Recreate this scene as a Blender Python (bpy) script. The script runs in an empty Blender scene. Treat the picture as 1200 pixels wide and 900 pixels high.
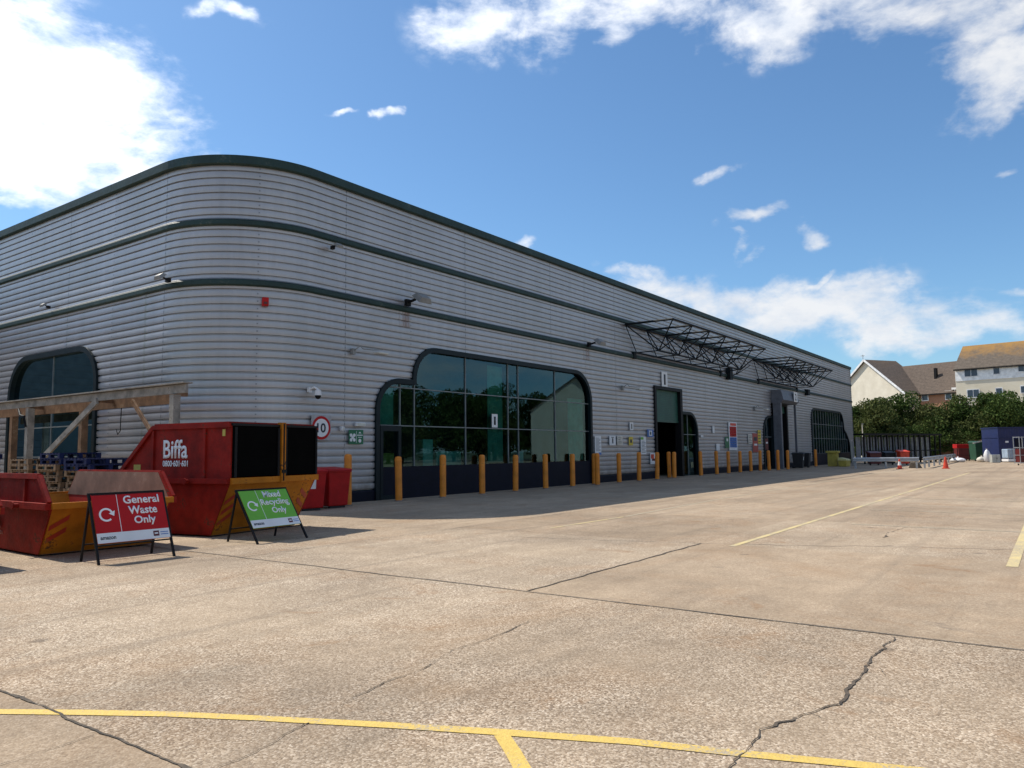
import bpy, bmesh, math, random
import numpy as np
from mathutils import Vector, Matrix
random.seed(7); np.random.seed(7)
PI = math.pi
rad = math.radians
S = bpy.context.scene
col = S.collection

# ------------------------------------------------------------------ camera (world axes follow the warehouse: X along its long front, Y into it)
FPX, YAW, PITCH, ROLL, CH = 895.6, rad(35.666), rad(5.07), rad(-.6357), 1.5
_f = Vector((math.cos(YAW)*math.cos(PITCH), math.sin(YAW)*math.cos(PITCH), math.sin(PITCH)))
_r = Vector((math.sin(YAW), -math.cos(YAW), 0)); _u = _r.cross(_f)
_r2 = math.cos(ROLL)*_r + math.sin(ROLL)*_u; _u2 = -math.sin(ROLL)*_r + math.cos(ROLL)*_u
cam = bpy.data.objects.new('camera', bpy.data.cameras.new('camera')); col.objects.link(cam)
M = Matrix(((_r2.x, _u2.x, -_f.x, 0), (_r2.y, _u2.y, -_f.y, 0), (_r2.z, _u2.z, -_f.z, CH), (0, 0, 0, 1)))
cam.matrix_world = M
cam.data.sensor_width = 36; cam.data.lens = FPX/1200*36; cam.data.clip_end = 3000; cam.data.clip_start = .05
S.camera = cam
# survey helpers: turn a measured sight line into a place on the ground or on a wall
def ray(x, y): return _f + _r2*((x-600)/FPX) + _u2*((450-y)/FPX)
def G(x, y, z=0.0):
    k = ray(x, y); t = (z-CH)/k.z; return Vector((k.x*t, k.y*t, z))
def FY(x, y, Y=17.9):
    k = ray(x, y); t = Y/k.y; return (k.x*t, CH+k.z*t)
def FX(x, y, X=11.85):
    k = ray(x, y); t = X/k.x; return (k.y*t, CH+k.z*t)
def AT(x, D, z=0.0):           # sight column x at forward distance D
    k = ray(x, 530); t = D/(k.x*math.cos(YAW)+k.y*math.sin(YAW)); return Vector((k.x*t, k.y*t, z))
def ZAT(x, y, D):
    k = ray(x, y); t = D/(k.x*math.cos(YAW)+k.y*math.sin(YAW)); return CH+k.z*t

# ------------------------------------------------------------------ tagging
def tag(o, label=None, cat=None, group=None, kind=None):
    if label: o['label'] = label
    if cat: o['category'] = cat
    if group: o['group'] = group
    if kind: o['kind'] = kind
    return o
def empty(name, loc, rz=0.0):
    o = bpy.data.objects.new(name, None); o.location = loc; o.rotation_euler = (0, 0, rz); o.empty_display_size = .3
    col.objects.link(o); return o
def children(o): return [c for c in col.objects if c.parent == o]
def copy_tree(o, parent=None):
    ch = children(o)
    c = o.copy(); col.objects.link(c)
    if parent: c.parent = parent
    for k in ch: copy_tree(k, c)
    return c

# ------------------------------------------------------------------ mesh builder
class MB:
    def __init__(s): s.v = []; s.f = []; s.uv = None; s.cuts = []
    def add(s, vs, fs):
        n = len(s.v); s.cuts.append((n, len(s.f))); s.v += [tuple(v) for v in vs]; s.f += [tuple(i+n for i in f) for f in fs]; return s
    def box(s, x0, x1, y0, y1, z0, z1):
        return s.add([(x0,y0,z0),(x1,y0,z0),(x1,y1,z0),(x0,y1,z0),(x0,y0,z1),(x1,y0,z1),(x1,y1,z1),(x0,y1,z1)],
                     [(0,3,2,1),(4,5,6,7),(0,1,5,4),(1,2,6,5),(2,3,7,6),(3,0,4,7)])
    def plate(s, pts, t, n=None):
        pts = [Vector(p) for p in pts]
        if n is None:
            n = Vector((0,0,0))
            for i in range(len(pts)): n += (pts[i]-pts[0]).cross(pts[(i+1) % len(pts)]-pts[0])
            n.normalize()
        k = len(pts); q = [p+n*t for p in pts]
        return s.add(pts+q, [tuple(range(k-1, -1, -1)), tuple(range(k, 2*k))]+[(i, (i+1) % k, (i+1) % k+k, i+k) for i in range(k)])
    def bar(s, a, b, w, h=None, up=(0,0,1)):
        a = Vector(a); b = Vector(b); h = h or w; d = (b-a).normalized(); up = Vector(up)
        if abs(d.dot(up)) > .98: up = Vector((1,0,0))
        x = d.cross(up).normalized()*w/2; z = x.cross(d).normalized()*h/2
        return s.add([a-x-z,a+x-z,a+x+z,a-x+z,b-x-z,b+x-z,b+x+z,b-x+z],
                     [(0,3,2,1),(4,5,6,7),(0,1,5,4),(1,2,6,5),(2,3,7,6),(3,0,4,7)])
    def tube(s, pts, r, n=8, cap=True):
        pts = [Vector(p) for p in pts]; rs = r if isinstance(r, (list, tuple)) else [r]*len(pts)
        rings = []
        for i, p in enumerate(pts):
            d = (pts[min(i+1, len(pts)-1)]-pts[max(i-1, 0)]).normalized()
            up = Vector((0,0,1)) if abs(d.z) < .95 else Vector((1,0,0))
            x = d.cross(up).normalized(); y = x.cross(d)
            rings.append([p+(x*math.cos(2*PI*k/n)+y*math.sin(2*PI*k/n))*rs[i] for k in range(n)])
        vs = [v for R in rings for v in R]; fs = []
        for i in range(len(rings)-1):
            for k in range(n): fs.append((i*n+k, i*n+(k+1) % n, (i+1)*n+(k+1) % n, (i+1)*n+k))
        if cap: fs += [tuple(range(n-1, -1, -1)), tuple(range((len(rings)-1)*n, len(rings)*n))]
        return s.add(vs, fs)
    def lathe(s, prof, c=(0,0,0), n=20):
        vs = []; fs = []
        for r, z in prof:
            for k in range(n): vs.append((c[0]+r*math.cos(2*PI*k/n), c[1]+r*math.sin(2*PI*k/n), c[2]+z))
        for i in range(len(prof)-1):
            for k in range(n): fs.append((i*n+k, i*n+(k+1) % n, (i+1)*n+(k+1) % n, (i+1)*n+k))
        fs += [tuple(range(n-1, -1, -1)), tuple(range((len(prof)-1)*n, len(prof)*n))]
        return s.add(vs, fs)
    def each(s, name, mat, parent=None, **k):
        out = []
        for i, (v0, f0) in enumerate(s.cuts):
            v1, f1 = s.cuts[i+1] if i+1 < len(s.cuts) else (len(s.v), len(s.f))
            m = MB(); m.v = s.v[v0:v1]; m.f = [tuple(q-v0 for q in f) for f in s.f[f0:f1]]; out.append(m.build(name, mat, parent, **k))
        return out
    def build(s, name, mat, parent=None, smooth=False, bevel=0):
        me = bpy.data.meshes.new(name); me.from_pydata(s.v, [], s.f); me.validate()
        if mat: me.materials.append(mat)
        if s.uv:
            u = me.uv_layers.new(name='UVMap')
            for l in me.loops: u.data[l.index].uv = s.uv[l.vertex_index]
        o = bpy.data.objects.new(name, me); col.objects.link(o)
        if parent: o.parent = parent
        if smooth:
            me.shade_smooth()
        if bevel:
            m = o.modifiers.new('b', 'BEVEL'); m.width = bevel; m.segments = 2; m.limit_method = 'ANGLE'
        me.update(); return o

# ------------------------------------------------------------------ materials
MATS = {}
class NT:
    def __init__(s, name):
        s.m = bpy.data.materials.new(name); s.m.use_nodes = True; s.t = s.m.node_tree; s.N = s.t.nodes; s.L = s.t.links
        s.b = s.N['Principled BSDF']; s.out = s.N['Material Output']
    def n(s, typ, **kw):
        x = s.N.new(typ)
        for k, v in kw.items():
            if k.startswith('i_'): x.inputs[k[2:].replace('_', ' ')].default_value = v
            else: setattr(x, k, v)
        return x
    def l(s, a, b): s.L.new(a, b)
    def noise(s, vec, scale, detail=4, rough=.55, dist=0):
        x = s.n('ShaderNodeTexNoise'); x.inputs['Scale'].default_value = scale; x.inputs['Detail'].default_value = detail
        x.inputs['Roughness'].default_value = rough; x.inputs['Distortion'].default_value = dist
        if vec: s.l(vec, x.inputs['Vector'])
        return x.outputs['Fac']
    def ramp(s, fac, stops):
        x = s.n('ShaderNodeValToRGB'); e = x.color_ramp.elements
        while len(e) < len(stops): e.new(.5)
        for i, (p, c) in enumerate(stops):
            e[i].position = p; e[i].color = (c, c, c, 1) if not hasattr(c, '__len__') else (*c, 1)
        s.l(fac, x.inputs[0]); return x.outputs[0]
    def mix(s, fac, a, b, mode='MIX'):
        x = s.n('ShaderNodeMix', data_type='RGBA', blend_type=mode)
        for sock, v in ((x.inputs[0], fac), (x.inputs[6], a), (x.inputs[7], b)):
            if hasattr(v, 'links') or hasattr(v, 'is_linked'): s.l(v, sock)
            elif hasattr(v, '__len__'): sock.default_value = (*v, 1)
            else: sock.default_value = v
        return x.outputs[2]
    def math(s, op, a, b=None, c=None, clamp=False):
        x = s.n('ShaderNodeMath', operation=op); x.use_clamp = clamp
        for i, v in enumerate((a, b, c)):
            if v is None: continue
            if hasattr(v, 'is_linked'): s.l(v, x.inputs[i])
            else: x.inputs[i].default_value = v
        return x.outputs[0]
    def bump(s, h, strength=.3, dist=.01):
        x = s.n('ShaderNodeBump'); x.inputs['Strength'].default_value = strength; x.inputs['Distance'].default_value = dist
        s.l(h, x.inputs['Height']); s.l(x.outputs[0], s.b.inputs['Normal'])
    def pos(s):
        return s.n('ShaderNodeNewGeometry').outputs['Position']
    def obj(s):
        return s.n('ShaderNodeTexCoord').outputs['Object']

def paint(name, c, rough=.5, metal=0.0, wear=None, amt=.25, scale=3.0, bump=.06, spec=None):
    """painted or moulded surface with uneven tone, optional wear colour"""
    if name in MATS: return MATS[name]
    t = NT(name); v = t.obj()
    n1 = t.noise(v, scale, 6, .6); n2 = t.noise(v, scale*9, 5, .7)
    lo = tuple(x*(1-amt) for x in c); hi = tuple(min(1, x*(1+amt)) for x in c)
    cc = t.mix(t.ramp(n1, [(.3, 0), (.7, 1)]), lo, hi)
    if wear:
        w = t.math('ADD', t.math('MULTIPLY', n1, .6), t.math('MULTIPLY', n2, .5))
        cc = t.mix(t.ramp(w, [(.62, 0), (.68, 1)]), cc, wear)
    t.l(cc, t.b.inputs['Base Color'])
    t.l(t.ramp(n2, [(.3, max(0, rough-.1)), (.7, min(1, rough+.12))]), t.b.inputs['Roughness'])
    t.b.inputs['Metallic'].default_value = metal
    t.bump(n2, bump, .01)
    if spec is not None: t.b.inputs['Specular IOR Level'].default_value = spec
    MATS[name] = t.m; return t.m

M_RED = paint('red_skip_paint', (.24, .010, .005), .65, wear=(.10, .03, .018), amt=.45, scale=2.6, spec=.2, bump=.25)
M_REDBIN = paint('red_plastic', (.40, .009, .009), .5, amt=.2, spec=.25)
M_YEL = paint('orange_yellow_skip_paint', (.42, .145, .009), .65, spec=.2, bump=.25, wear=(.12, .05, .02), amt=.3, scale=2.2)
M_HAZ = paint('red_hazard_paint', (.35, .03, .012), .5, wear=(.25, .12, .03))
M_RUST = paint('rusty_steel', (.19, .105, .072), .85, wear=(.28, .19, .14), amt=.4, scale=2.0)
M_BLACK = paint('black_rubber_panel', (.012, .012, .014), .6, amt=.3)
M_BLACKMETAL = paint('black_painted_steel', (.008, .008, .009), .55, spec=.2)
M_GREEN = paint('dark_green_trim', (.007, .030, .026), .6, amt=.25, wear=(.05, .07, .06), scale=1.2)
M_FRAME = paint('dark_green_frame', (.004, .011, .014), .5, spec=.25)
M_NAVY = paint('dark_blue_panel', (.004, .005, .014), .6, spec=.2)
M_BOL = paint('orange_bollard_sleeve', (.72, .235, .020), .55, amt=.25, wear=(.28, .13, .06), scale=2.2)
M_WHITE = paint('white_sheet', (.72, .72, .72), .45, amt=.06)
M_BOARDRED = paint('red_sign_face', (.44, .010, .012), .5, amt=.08, spec=.2)
M_BOARDGREEN = paint('green_sign_face', (.14, .42, .03), .5, amt=.08)
M_TEXT = paint('white_lettering', (.80, .80, .80), .5, amt=.05)
M_TEXTDARK = paint('dark_lettering', (.02, .022, .03), .5)
M_TEXTFADED = paint('faded_lettering', (.42, .20, .18), .6)
M_WOODG = paint('weathered_timber', (.25, .23, .20), .85, amt=.5, scale=3, wear=(.12, .08, .05), bump=.4)
M_WOODB = paint('brown_timber', (.19, .105, .055), .85, amt=.5, scale=3, wear=(.30, .22, .14), bump=.4)
M_PALLET = paint('pallet_timber', (.16, .10, .055), .85, amt=.4, scale=2)
M_BLUEP = paint('blue_plastic', (.005, .011, .055), .6, spec=.2)
M_DKRED = paint('dark_red_plastic', (.10, .012, .012), .45)
M_GALV = paint('galvanised_steel', (.40, .42, .44), .42, metal=.6, amt=.2)
M_TRUSS = paint('dark_truss_paint', (.007, .011, .014), .6, spec=.2)
M_LAMPG = paint('grey_lamp_housing', (.22, .22, .21), .45)
M_LENS = paint('pale_lamp_lens', (.55, .54, .48), .2)
M_BARS = paint('grey_glazing_bar', (.17, .19, .19), .5)
M_ALU = paint('aluminium_bar', (.42, .45, .46), .35, metal=.5)
M_SHUT = paint('green_roller_slats', (.016, .075, .052), .45, amt=.1)
M_INT = paint('dark_interior', (.035, .038, .04), .9)
M_GREYP = paint('grey_steel_portal', (.12, .125, .145), .5)
M_CONE = paint('orange_cone_plastic', (.60, .055, .02), .5)
M_YBOX = paint('dull_yellow_plastic', (.42, .34, .06), .5)
M_SAND = paint('pale_sack', (.62, .58, .50), .8)
M_BLUEC = paint('blue_container_paint', (.006, .013, .07), .5, amt=.2)
M_SIGNBLUE = paint('blue_sign_face', (.03, .13, .42), .4)
M_SIGNYEL = paint('yellow_sign_face', (.62, .46, .03), .4)
M_SIGNGREEN = paint('green_safety_face', (.005, .13, .055), .4)
M_BLIND = paint('teal_blind_fabric', (.10, .34, .27), .6)
M_TEAL = paint('teal_film', (.20, .55, .50), .4)
M_BARK = paint('bark', (.07, .05, .035), .9)
M_FLASH = paint('pale_flashing', (.15, .16, .17), .6)

def mat_slats(name, c, pitch, axis='z', depth=.4):
    t = NT(name); sep = t.n('ShaderNodeSeparateXYZ'); t.l(t.obj(), sep.inputs[0])
    w = t.math('FRACT', t.math('DIVIDE', sep.outputs[{'x':0,'y':1,'z':2}[axis]], pitch))
    h = t.ramp(w, [(0, 0), (.12, 1), (.85, 1), (1, 0)])
    n1 = t.noise(t.obj(), 2, 5)
    t.l(t.mix(t.ramp(n1, [(.3, 0), (.7, 1)]), tuple(x*.8 for x in c), tuple(x*1.2 for x in c)), t.b.inputs['Base Color'])
    t.b.inputs['Roughness'].default_value = .5; t.bump(h, depth, .03); return t.m
M_SHUTS = mat_slats('green_roller_shutter', (.016, .080, .055), .1)
M_BLACKSL = mat_slats('black_slatted_curtain', (.0035, .0035, .0035), .16, 'z', .12)
M_BLACKSL.node_tree.nodes['Principled BSDF'].inputs['Specular IOR Level'].default_value = .02
M_BLACKSL.node_tree.nodes['Principled BSDF'].inputs['Roughness'].default_value = .95
M_BLUEGROOVE = mat_slats('blue_ribbed_paint', (.006, .013, .075), .25, 'x', .5)

_L0 = 46.0-20.9+3*PI/2
LAMP_UV = [(FY(474, 355)[0]-14.85+_L0, 6.30), (FY(687, 404)[0]-14.85+_L0, 6.30)]
def m_cladding():
    t = NT('silver_ribbed_cladding'); uv = t.n('ShaderNodeUVMap').outputs[0]
    sp = t.n('ShaderNodeSeparateXYZ'); t.l(uv, sp.inputs[0]); u = sp.outputs[0]
    pan = t.math('FLOOR', t.math('DIVIDE', t.math('ADD', u, 1.4), 5.9))
    wn = t.n('ShaderNodeTexWhiteNoise', noise_dimensions='1D'); t.l(pan, wn.inputs['W'])
    row = t.n('ShaderNodeTexWhiteNoise', noise_dimensions='2D')
    cb = t.n('ShaderNodeCombineXYZ'); t.l(pan, cb.inputs[0]); t.l(t.math('FLOOR', t.math('DIVIDE', sp.outputs[1], .88)), cb.inputs[1]); t.l(cb.outputs[0], row.inputs['Vector'])
    tone = t.math('ADD', t.math('MULTIPLY', wn.outputs[0], .07), t.math('MULTIPLY', row.outputs[0], .05))
    mp = t.n('ShaderNodeMapping'); t.l(uv, mp.inputs[0]); mp.inputs['Scale'].default_value = (1.8, .12, 1)
    st = t.noise(mp.outputs[0], 1.3, 7, .7)
    bl = t.noise(uv, .35, 5, .6)
    base = t.mix(t.ramp(st, [(.35, 0), (.8, 1)]), (.46, .45, .46), (.37, .362, .37))
    base = t.mix(t.ramp(bl, [(.45, 0), (.75, .5)]), base, (.34, .335, .32))
    base = t.mix(t.ramp(t.noise(uv, 2.6, 6, .7), [(.68, 0), (.74, .35)]), base, (.26, .23, .21))
    mul = t.n('ShaderNodeVectorMath', operation='SCALE'); t.l(base, mul.inputs[0]); t.l(t.math('ADD', tone, .93), mul.inputs['Scale'])
    fr = t.math('FRACT', t.math('DIVIDE', t.math('ADD', u, 1.4), 5.9))
    seam = t.math('LESS_THAN', t.math('ABSOLUTE', t.math('SUBTRACT', fr, .5)), .0022)
    c2 = t.mix(t.math('MULTIPLY', seam, .6), mul.outputs[0], (.12, .13, .14))
    # green algae drip under the joint in the upright fixing line at the corner
    g = t.math('LESS_THAN', t.math('ABSOLUTE', t.math('SUBTRACT', u, 24.15)), .05)
    g2 = t.math('MULTIPLY', g, t.math('LESS_THAN', sp.outputs[1], 6.3))
    c2 = t.mix(t.math('MULTIPLY', g2, t.ramp(t.noise(uv, 5, 4), [(.3, .1), (.7, .6)])), c2, (.20, .22, .15))
    # splash grime thrown up the foot of the wall, broken by noise
    gv = t.n('ShaderNodeMapRange'); t.l(sp.outputs[1], gv.inputs[0]); gv.inputs[1].default_value = 1.6; gv.inputs[2].default_value = .35
    c2 = t.mix(t.math('MULTIPLY', t.ramp(t.math('ADD', t.noise(uv, 1.8, 7, .7), t.math('MULTIPLY', gv.outputs[0], .22)), [(.60, 0), (.80, .6)]), gv.outputs[0]), c2, (.20, .17, .14))
    # fixing screws along the lap joints and half way between them
    fv = t.math('FRACT', t.math('DIVIDE', t.math('SUBTRACT', sp.outputs[1], .36), .215))
    for ph, wd in ((.5, .006), (.0, .006), (1.0, .006)):
        du = t.math('MULTIPLY', t.math('ABSOLUTE', t.math('SUBTRACT', fr, ph)), 5.9)
        sc = t.math('MULTIPLY', t.math('LESS_THAN', du, .022), t.math('LESS_THAN', t.math('ABSOLUTE', t.math('SUBTRACT', fv, .55)), .10))
        c2 = t.mix(t.math('MULTIPLY', sc, .6), c2, (.10, .10, .11))
    # rust runs below the lamps
    for lu, lv in LAMP_UV:
        du = t.math('ABSOLUTE', t.math('SUBTRACT', u, lu)); dv = t.math('SUBTRACT', lv, sp.outputs[1])
        mk = t.math('MULTIPLY', t.math('MULTIPLY', t.math('LESS_THAN', du, .28), t.math('GREATER_THAN', dv, 0.0)), t.math('LESS_THAN', dv, .55))
        c2 = t.mix(t.math('MULTIPLY', mk, t.ramp(t.noise(mp.outputs[0], 6, 5), [(.42, 0), (.6, .7)])), c2, (.22, .13, .10))
    t.l(c2, t.b.inputs['Base Color']); t.b.inputs['Roughness'].default_value = .42; t.b.inputs['Metallic'].default_value = .5
    t.bump(t.noise(uv, 1.5, 3), .08, .02)
    return t.m
M_CLAD = m_cladding()

def m_glass():
    t = NT('tinted_reflective_glass')
    t.N.remove(t.b)
    fr = t.n('ShaderNodeFresnel'); fr.inputs['IOR'].default_value = 1.65
    f2 = t.math('ADD', t.math('MULTIPLY', fr.outputs[0], 1.0), .10, clamp=True)
    tr = t.n('ShaderNodeBsdfTransparent'); tr.inputs[0].default_value = (.42, .72, .70, 1)
    gl = t.n('ShaderNodeBsdfGlossy'); gl.inputs['Roughness'].default_value = .012; gl.inputs[0].default_value = (.25, .42, .48, 1)
    bp = t.n('ShaderNodeBump'); bp.inputs['Strength'].default_value = .05; bp.inputs['Distance'].default_value = .02
    t.l(t.noise(t.obj(), .45, 2), bp.inputs['Height']); t.l(bp.outputs[0], gl.inputs['Normal'])
    mx = t.n('ShaderNodeMixShader'); t.l(f2, mx.inputs[0]); t.l(tr.outputs[0], mx.inputs[1]); t.l(gl.outputs[0], mx.inputs[2])
    t.l(mx.outputs[0], t.out.inputs[0]); return t.m
M_GLASS = m_glass()

def m_concrete():
    t = NT('exposed_aggregate_concrete'); p = t.pos()
    sp = t.n('ShaderNodeSeparateXYZ'); t.l(p, sp.inputs[0])
    # slab index
    ix = t.math('FLOOR', t.math('DIVIDE', t.math('SUBTRACT', sp.outputs[0], 2.18), 4.85))
    iy = t.math('FLOOR', t.math('DIVIDE', t.math('SUBTRACT', sp.outputs[1], 4.81), 5.2))
    cb = t.n('ShaderNodeCombineXYZ'); t.l(ix, cb.inputs[0]); t.l(iy, cb.inputs[1])
    wn = t.n('ShaderNodeTexWhiteNoise', noise_dimensions='2D'); t.l(cb.outputs[0], wn.inputs['Vector'])
    # stones
    v1 = t.n('ShaderNodeTexVoronoi'); v1.inputs['Scale'].default_value = 82; t.l(p, v1.inputs['Vector'])
    v2 = t.n('ShaderNodeTexVoronoi'); v2.inputs['Scale'].default_value = 150; t.l(p, v2.inputs['Vector'])
    hs = t.n('ShaderNodeSeparateColor'); t.l(v1.outputs['Color'], hs.inputs[0])
    stone = t.ramp(hs.outputs[0], [(0, (.06, .038, .022)), (.25, (.18, .125, .08)), (.55, (.36, .275, .19)), (.82, (.56, .465, .35)), (1, (.80, .70, .57))])
    hs2 = t.n('ShaderNodeSeparateColor'); t.l(v2.outputs['Color'], hs2.inputs[0])
    stone = t.mix(.30, stone, t.ramp(hs2.outputs[1], [(0, (.05, .035, .025)), (.5, (.32, .25, .185)), (1, (.75, .68, .58))]))
    # paste between stones
    paste = t.mix(t.ramp(t.noise(p, 25, 5, .7), [(.3, 0), (.7, 1)]), (.28, .208, .140), (.45, .355, .252))
    k = t.ramp(t.noise(p, .55, 6, .65), [(.36, .38), (.62, .88)])
    gx = lambda v: t.math('GREATER_THAN', sp.outputs[0], v)
    a1 = t.math('MULTIPLY', t.math('MULTIPLY', gx(6.93), t.math('LESS_THAN', sp.outputs[1], 4.81)), t.math('LESS_THAN', sp.outputs[0], 12.0))
    a2 = t.math('LESS_THAN', sp.outputs[0], 2.2)
    smooth = t.math('ADD', t.math('MAXIMUM', a1, a2), t.math('MULTIPLY', gx(12.0), .35), clamp=True)
    k = t.math('MULTIPLY', k, t.math('SUBTRACT', 1.0, t.math('MULTIPLY', smooth, .62)))
    c = t.mix(k, paste, stone)
    # worn dark and pale patches
    tone = t.ramp(t.noise(p, .35, 7, .62, .3), [(.25, (.70, .70, .72)), (.5, (.94, .94, .955)), (.75, (1.10, 1.10, 1.12))])
    c = t.mix(1.0, c, tone, 'MULTIPLY')
    t2 = t.ramp(t.noise(p, 2.2, 6, .65), [(.3, .86), (.7, 1.1)])
    c = t.mix(1.0, c, t2, 'MULTIPLY')
    mp = t.n('ShaderNodeMapping'); t.l(p, mp.inputs[0]); mp.inputs['Scale'].default_value = (.12, 1.1, 1)   # tyre-polished lanes along the yard
    t3 = t.ramp(t.noise(mp.outputs[0], 1.0, 5, .6), [(.3, .86), (.7, 1.1)])
    c = t.mix(1.0, c, t3, 'MULTIPLY')
    tint = t.ramp(wn.outputs[0], [(0, (.92, .89, .84)), (.5, (1.03, 1.0, .95)), (1, (1.10, 1.09, 1.05))])
    c = t.mix(1.0, c, tint, 'MULTIPLY')
    # rust coloured stains
    st = t.ramp(t.noise(p, .55, 7, .68, .5), [(.50, 0), (.70, .62)])
    c = t.mix(st, c, t.mix(.5, c, (.30, .165, .07)))
    c = t.mix(t.ramp(t.noise(p, 1.15, 7, .7, .8), [(.60, 0), (.70, .55)]), c, (.26, .15, .075))
    # faint tyre tracks swinging across the yard
    mt = t.n('ShaderNodeMapping'); t.l(p, mt.inputs[0]); mt.inputs['Rotation'].default_value = (0, 0, .35); mt.inputs['Scale'].default_value = (.05, 2.1, 1)
    c = t.mix(t.ramp(t.noise(mt.outputs[0], 1.0, 3, .5, .3), [(.56, 0), (.66, .30)]), c, (.17, .135, .10))
    # oil drips
    vo = t.n('ShaderNodeTexVoronoi'); vo.inputs['Scale'].default_value = .9; t.l(p, vo.inputs['Vector'])
    od = t.math('ADD', vo.outputs['Distance'], t.math('MULTIPLY', t.noise(p, 9, 4), .12))
    c = t.mix(t.ramp(od, [(.09, .55), (.15, 0)]), c, (.08, .06, .045))
    st2 = t.ramp(t.noise(p, 1.7, 6, .7, .6), [(.64, 0), (.74, .45)])
    c = t.mix(st2, c, (.13, .11, .09))
    t.l(c, t.b.inputs['Base Color']); t.b.inputs['Roughness'].default_value = .92
    t.b.inputs['Specular IOR Level'].default_value = .25
    h = t.math('ADD', t.math('MULTIPLY', v1.outputs['Distance'], -1.0), t.math('MULTIPLY', t.noise(p, 12, 4), .5))
    t.bump(h, .4, .006)
    return t.m
M_CONC = m_concrete()

def m_simple(name, a, b, scale, rough=.9, bump=.2):
    t = NT(name); p = t.pos(); n = t.noise(p, scale, 6, .65)
    t.l(t.mix(t.ramp(n, [(.3, 0), (.7, 1)]), a, b), t.b.inputs['Base Color']); t.b.inputs['Roughness'].default_value = rough
    t.bump(n, bump, .02); return t.m
M_GRASS = m_simple('grassland', (.05, .07, .025), (.11, .11, .05), .2)
M_JOINT = m_simple('joint_dirt', (.045, .038, .03), (.12, .10, .08), 6)
M_CRACK = m_simple('crack_shadow_dirt', (.02, .016, .012), (.13, .10, .07), 14)
def m_yellow(name, c, wear_lo, wear_hi):
    t = NT(name); p = t.pos()
    n = t.math('ADD', t.math('MULTIPLY', t.noise(p, 45, 4, .7), .55), t.math('MULTIPLY', t.noise(p, 2.2, 5, .6), .5))
    w = t.ramp(n, [(wear_lo, 0), (wear_hi, 1)])
    cc = t.mix(t.ramp(t.noise(p, 30, 4), [(.3, 0), (.7, 1)]), tuple(x*.82 for x in c), c)
    t.l(t.mix(w, cc, (.36, .30, .22)), t.b.inputs['Base Color']); t.b.inputs['Roughness'].default_value = .75
    v1 = t.n('ShaderNodeTexVoronoi'); v1.inputs['Scale'].default_value = 70; t.l(p, v1.inputs['Vector'])
    t.bump(v1.outputs['Distance'], .35, .006); return t.m
M_YLINE = m_yellow('yellow_road_paint', (.66, .46, .11), .55, .66)
M_YLINE2 = m_yellow('pale_worn_yellow_paint', (.66, .52, .24), .47, .62)
M_YLINE3 = m_yellow('ghost_yellow_paint', (.50, .41, .27), .40, .58)

def m_brick(name, c1, c2, mortar, scale=4.0):
    t = NT(name); b = t.n('ShaderNodeTexBrick'); sp = t.n('ShaderNodeSeparateXYZ'); t.l(t.pos(), sp.inputs[0])
    cb = t.n('ShaderNodeCombineXYZ'); t.l(t.math('ADD', sp.outputs[0], sp.outputs[1]), cb.inputs[0]); t.l(sp.outputs[2], cb.inputs[1])
    t.l(cb.outputs[0], b.inputs['Vector']); b.inputs['Scale'].default_value = scale
    b.inputs['Color1'].default_value = (*c1, 1); b.inputs['Color2'].default_value = (*c2, 1); b.inputs['Mortar'].default_value = (*mortar, 1)
    b.inputs['Mortar Size'].default_value = .02
    t.l(b.outputs[0], t.b.inputs['Base Color']); t.b.inputs['Roughness'].default_value = .9; return t.m
M_BRICK = m_brick('orange_brick', (.30, .13, .07), (.36, .18, .10), (.30, .24, .18))
def m_tiles(name, c, moss):
    t = NT(name); sp = t.n('ShaderNodeSeparateXYZ'); p = t.pos(); t.l(p, sp.inputs[0])
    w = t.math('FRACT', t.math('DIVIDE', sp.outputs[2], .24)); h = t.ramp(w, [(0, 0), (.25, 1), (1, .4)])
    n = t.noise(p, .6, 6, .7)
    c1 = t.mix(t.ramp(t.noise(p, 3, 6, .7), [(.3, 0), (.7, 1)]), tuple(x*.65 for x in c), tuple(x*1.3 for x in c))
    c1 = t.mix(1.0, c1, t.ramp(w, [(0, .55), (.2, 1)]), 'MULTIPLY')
    z = t.ramp(t.math('ADD', t.math('MULTIPLY', t.math('SUBTRACT', sp.outputs[2], 12.0), .12), t.math('MULTIPLY', n, .6)), [(.55, 0), (.8, 1)])
    t.l(t.mix(z, c1, moss), t.b.inputs['Base Color']); t.b.inputs['Roughness'].default_value = .9
    t.bump(h, .5, .05); return t.m
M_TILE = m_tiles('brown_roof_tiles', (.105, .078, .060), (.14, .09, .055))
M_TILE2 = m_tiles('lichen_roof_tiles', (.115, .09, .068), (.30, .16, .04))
M_RENDER = m_simple('cream_render', (.62, .56, .45), (.76, .70, .58), .7, bump=.05)
M_RENDER2 = m_simple('pale_yellow_render', (.68, .60, .45), (.78, .71, .56), .5, bump=.05)
M_BOARDW = mat_slats('white_weatherboard', (.86, .86, .84), .18, 'z', .1)
M_FRW = paint('white_window_frame', (.75, .75, .75), .4)
M_PANE = paint('dark_house_pane', (.035, .055, .085), .08, amt=.2)

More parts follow.
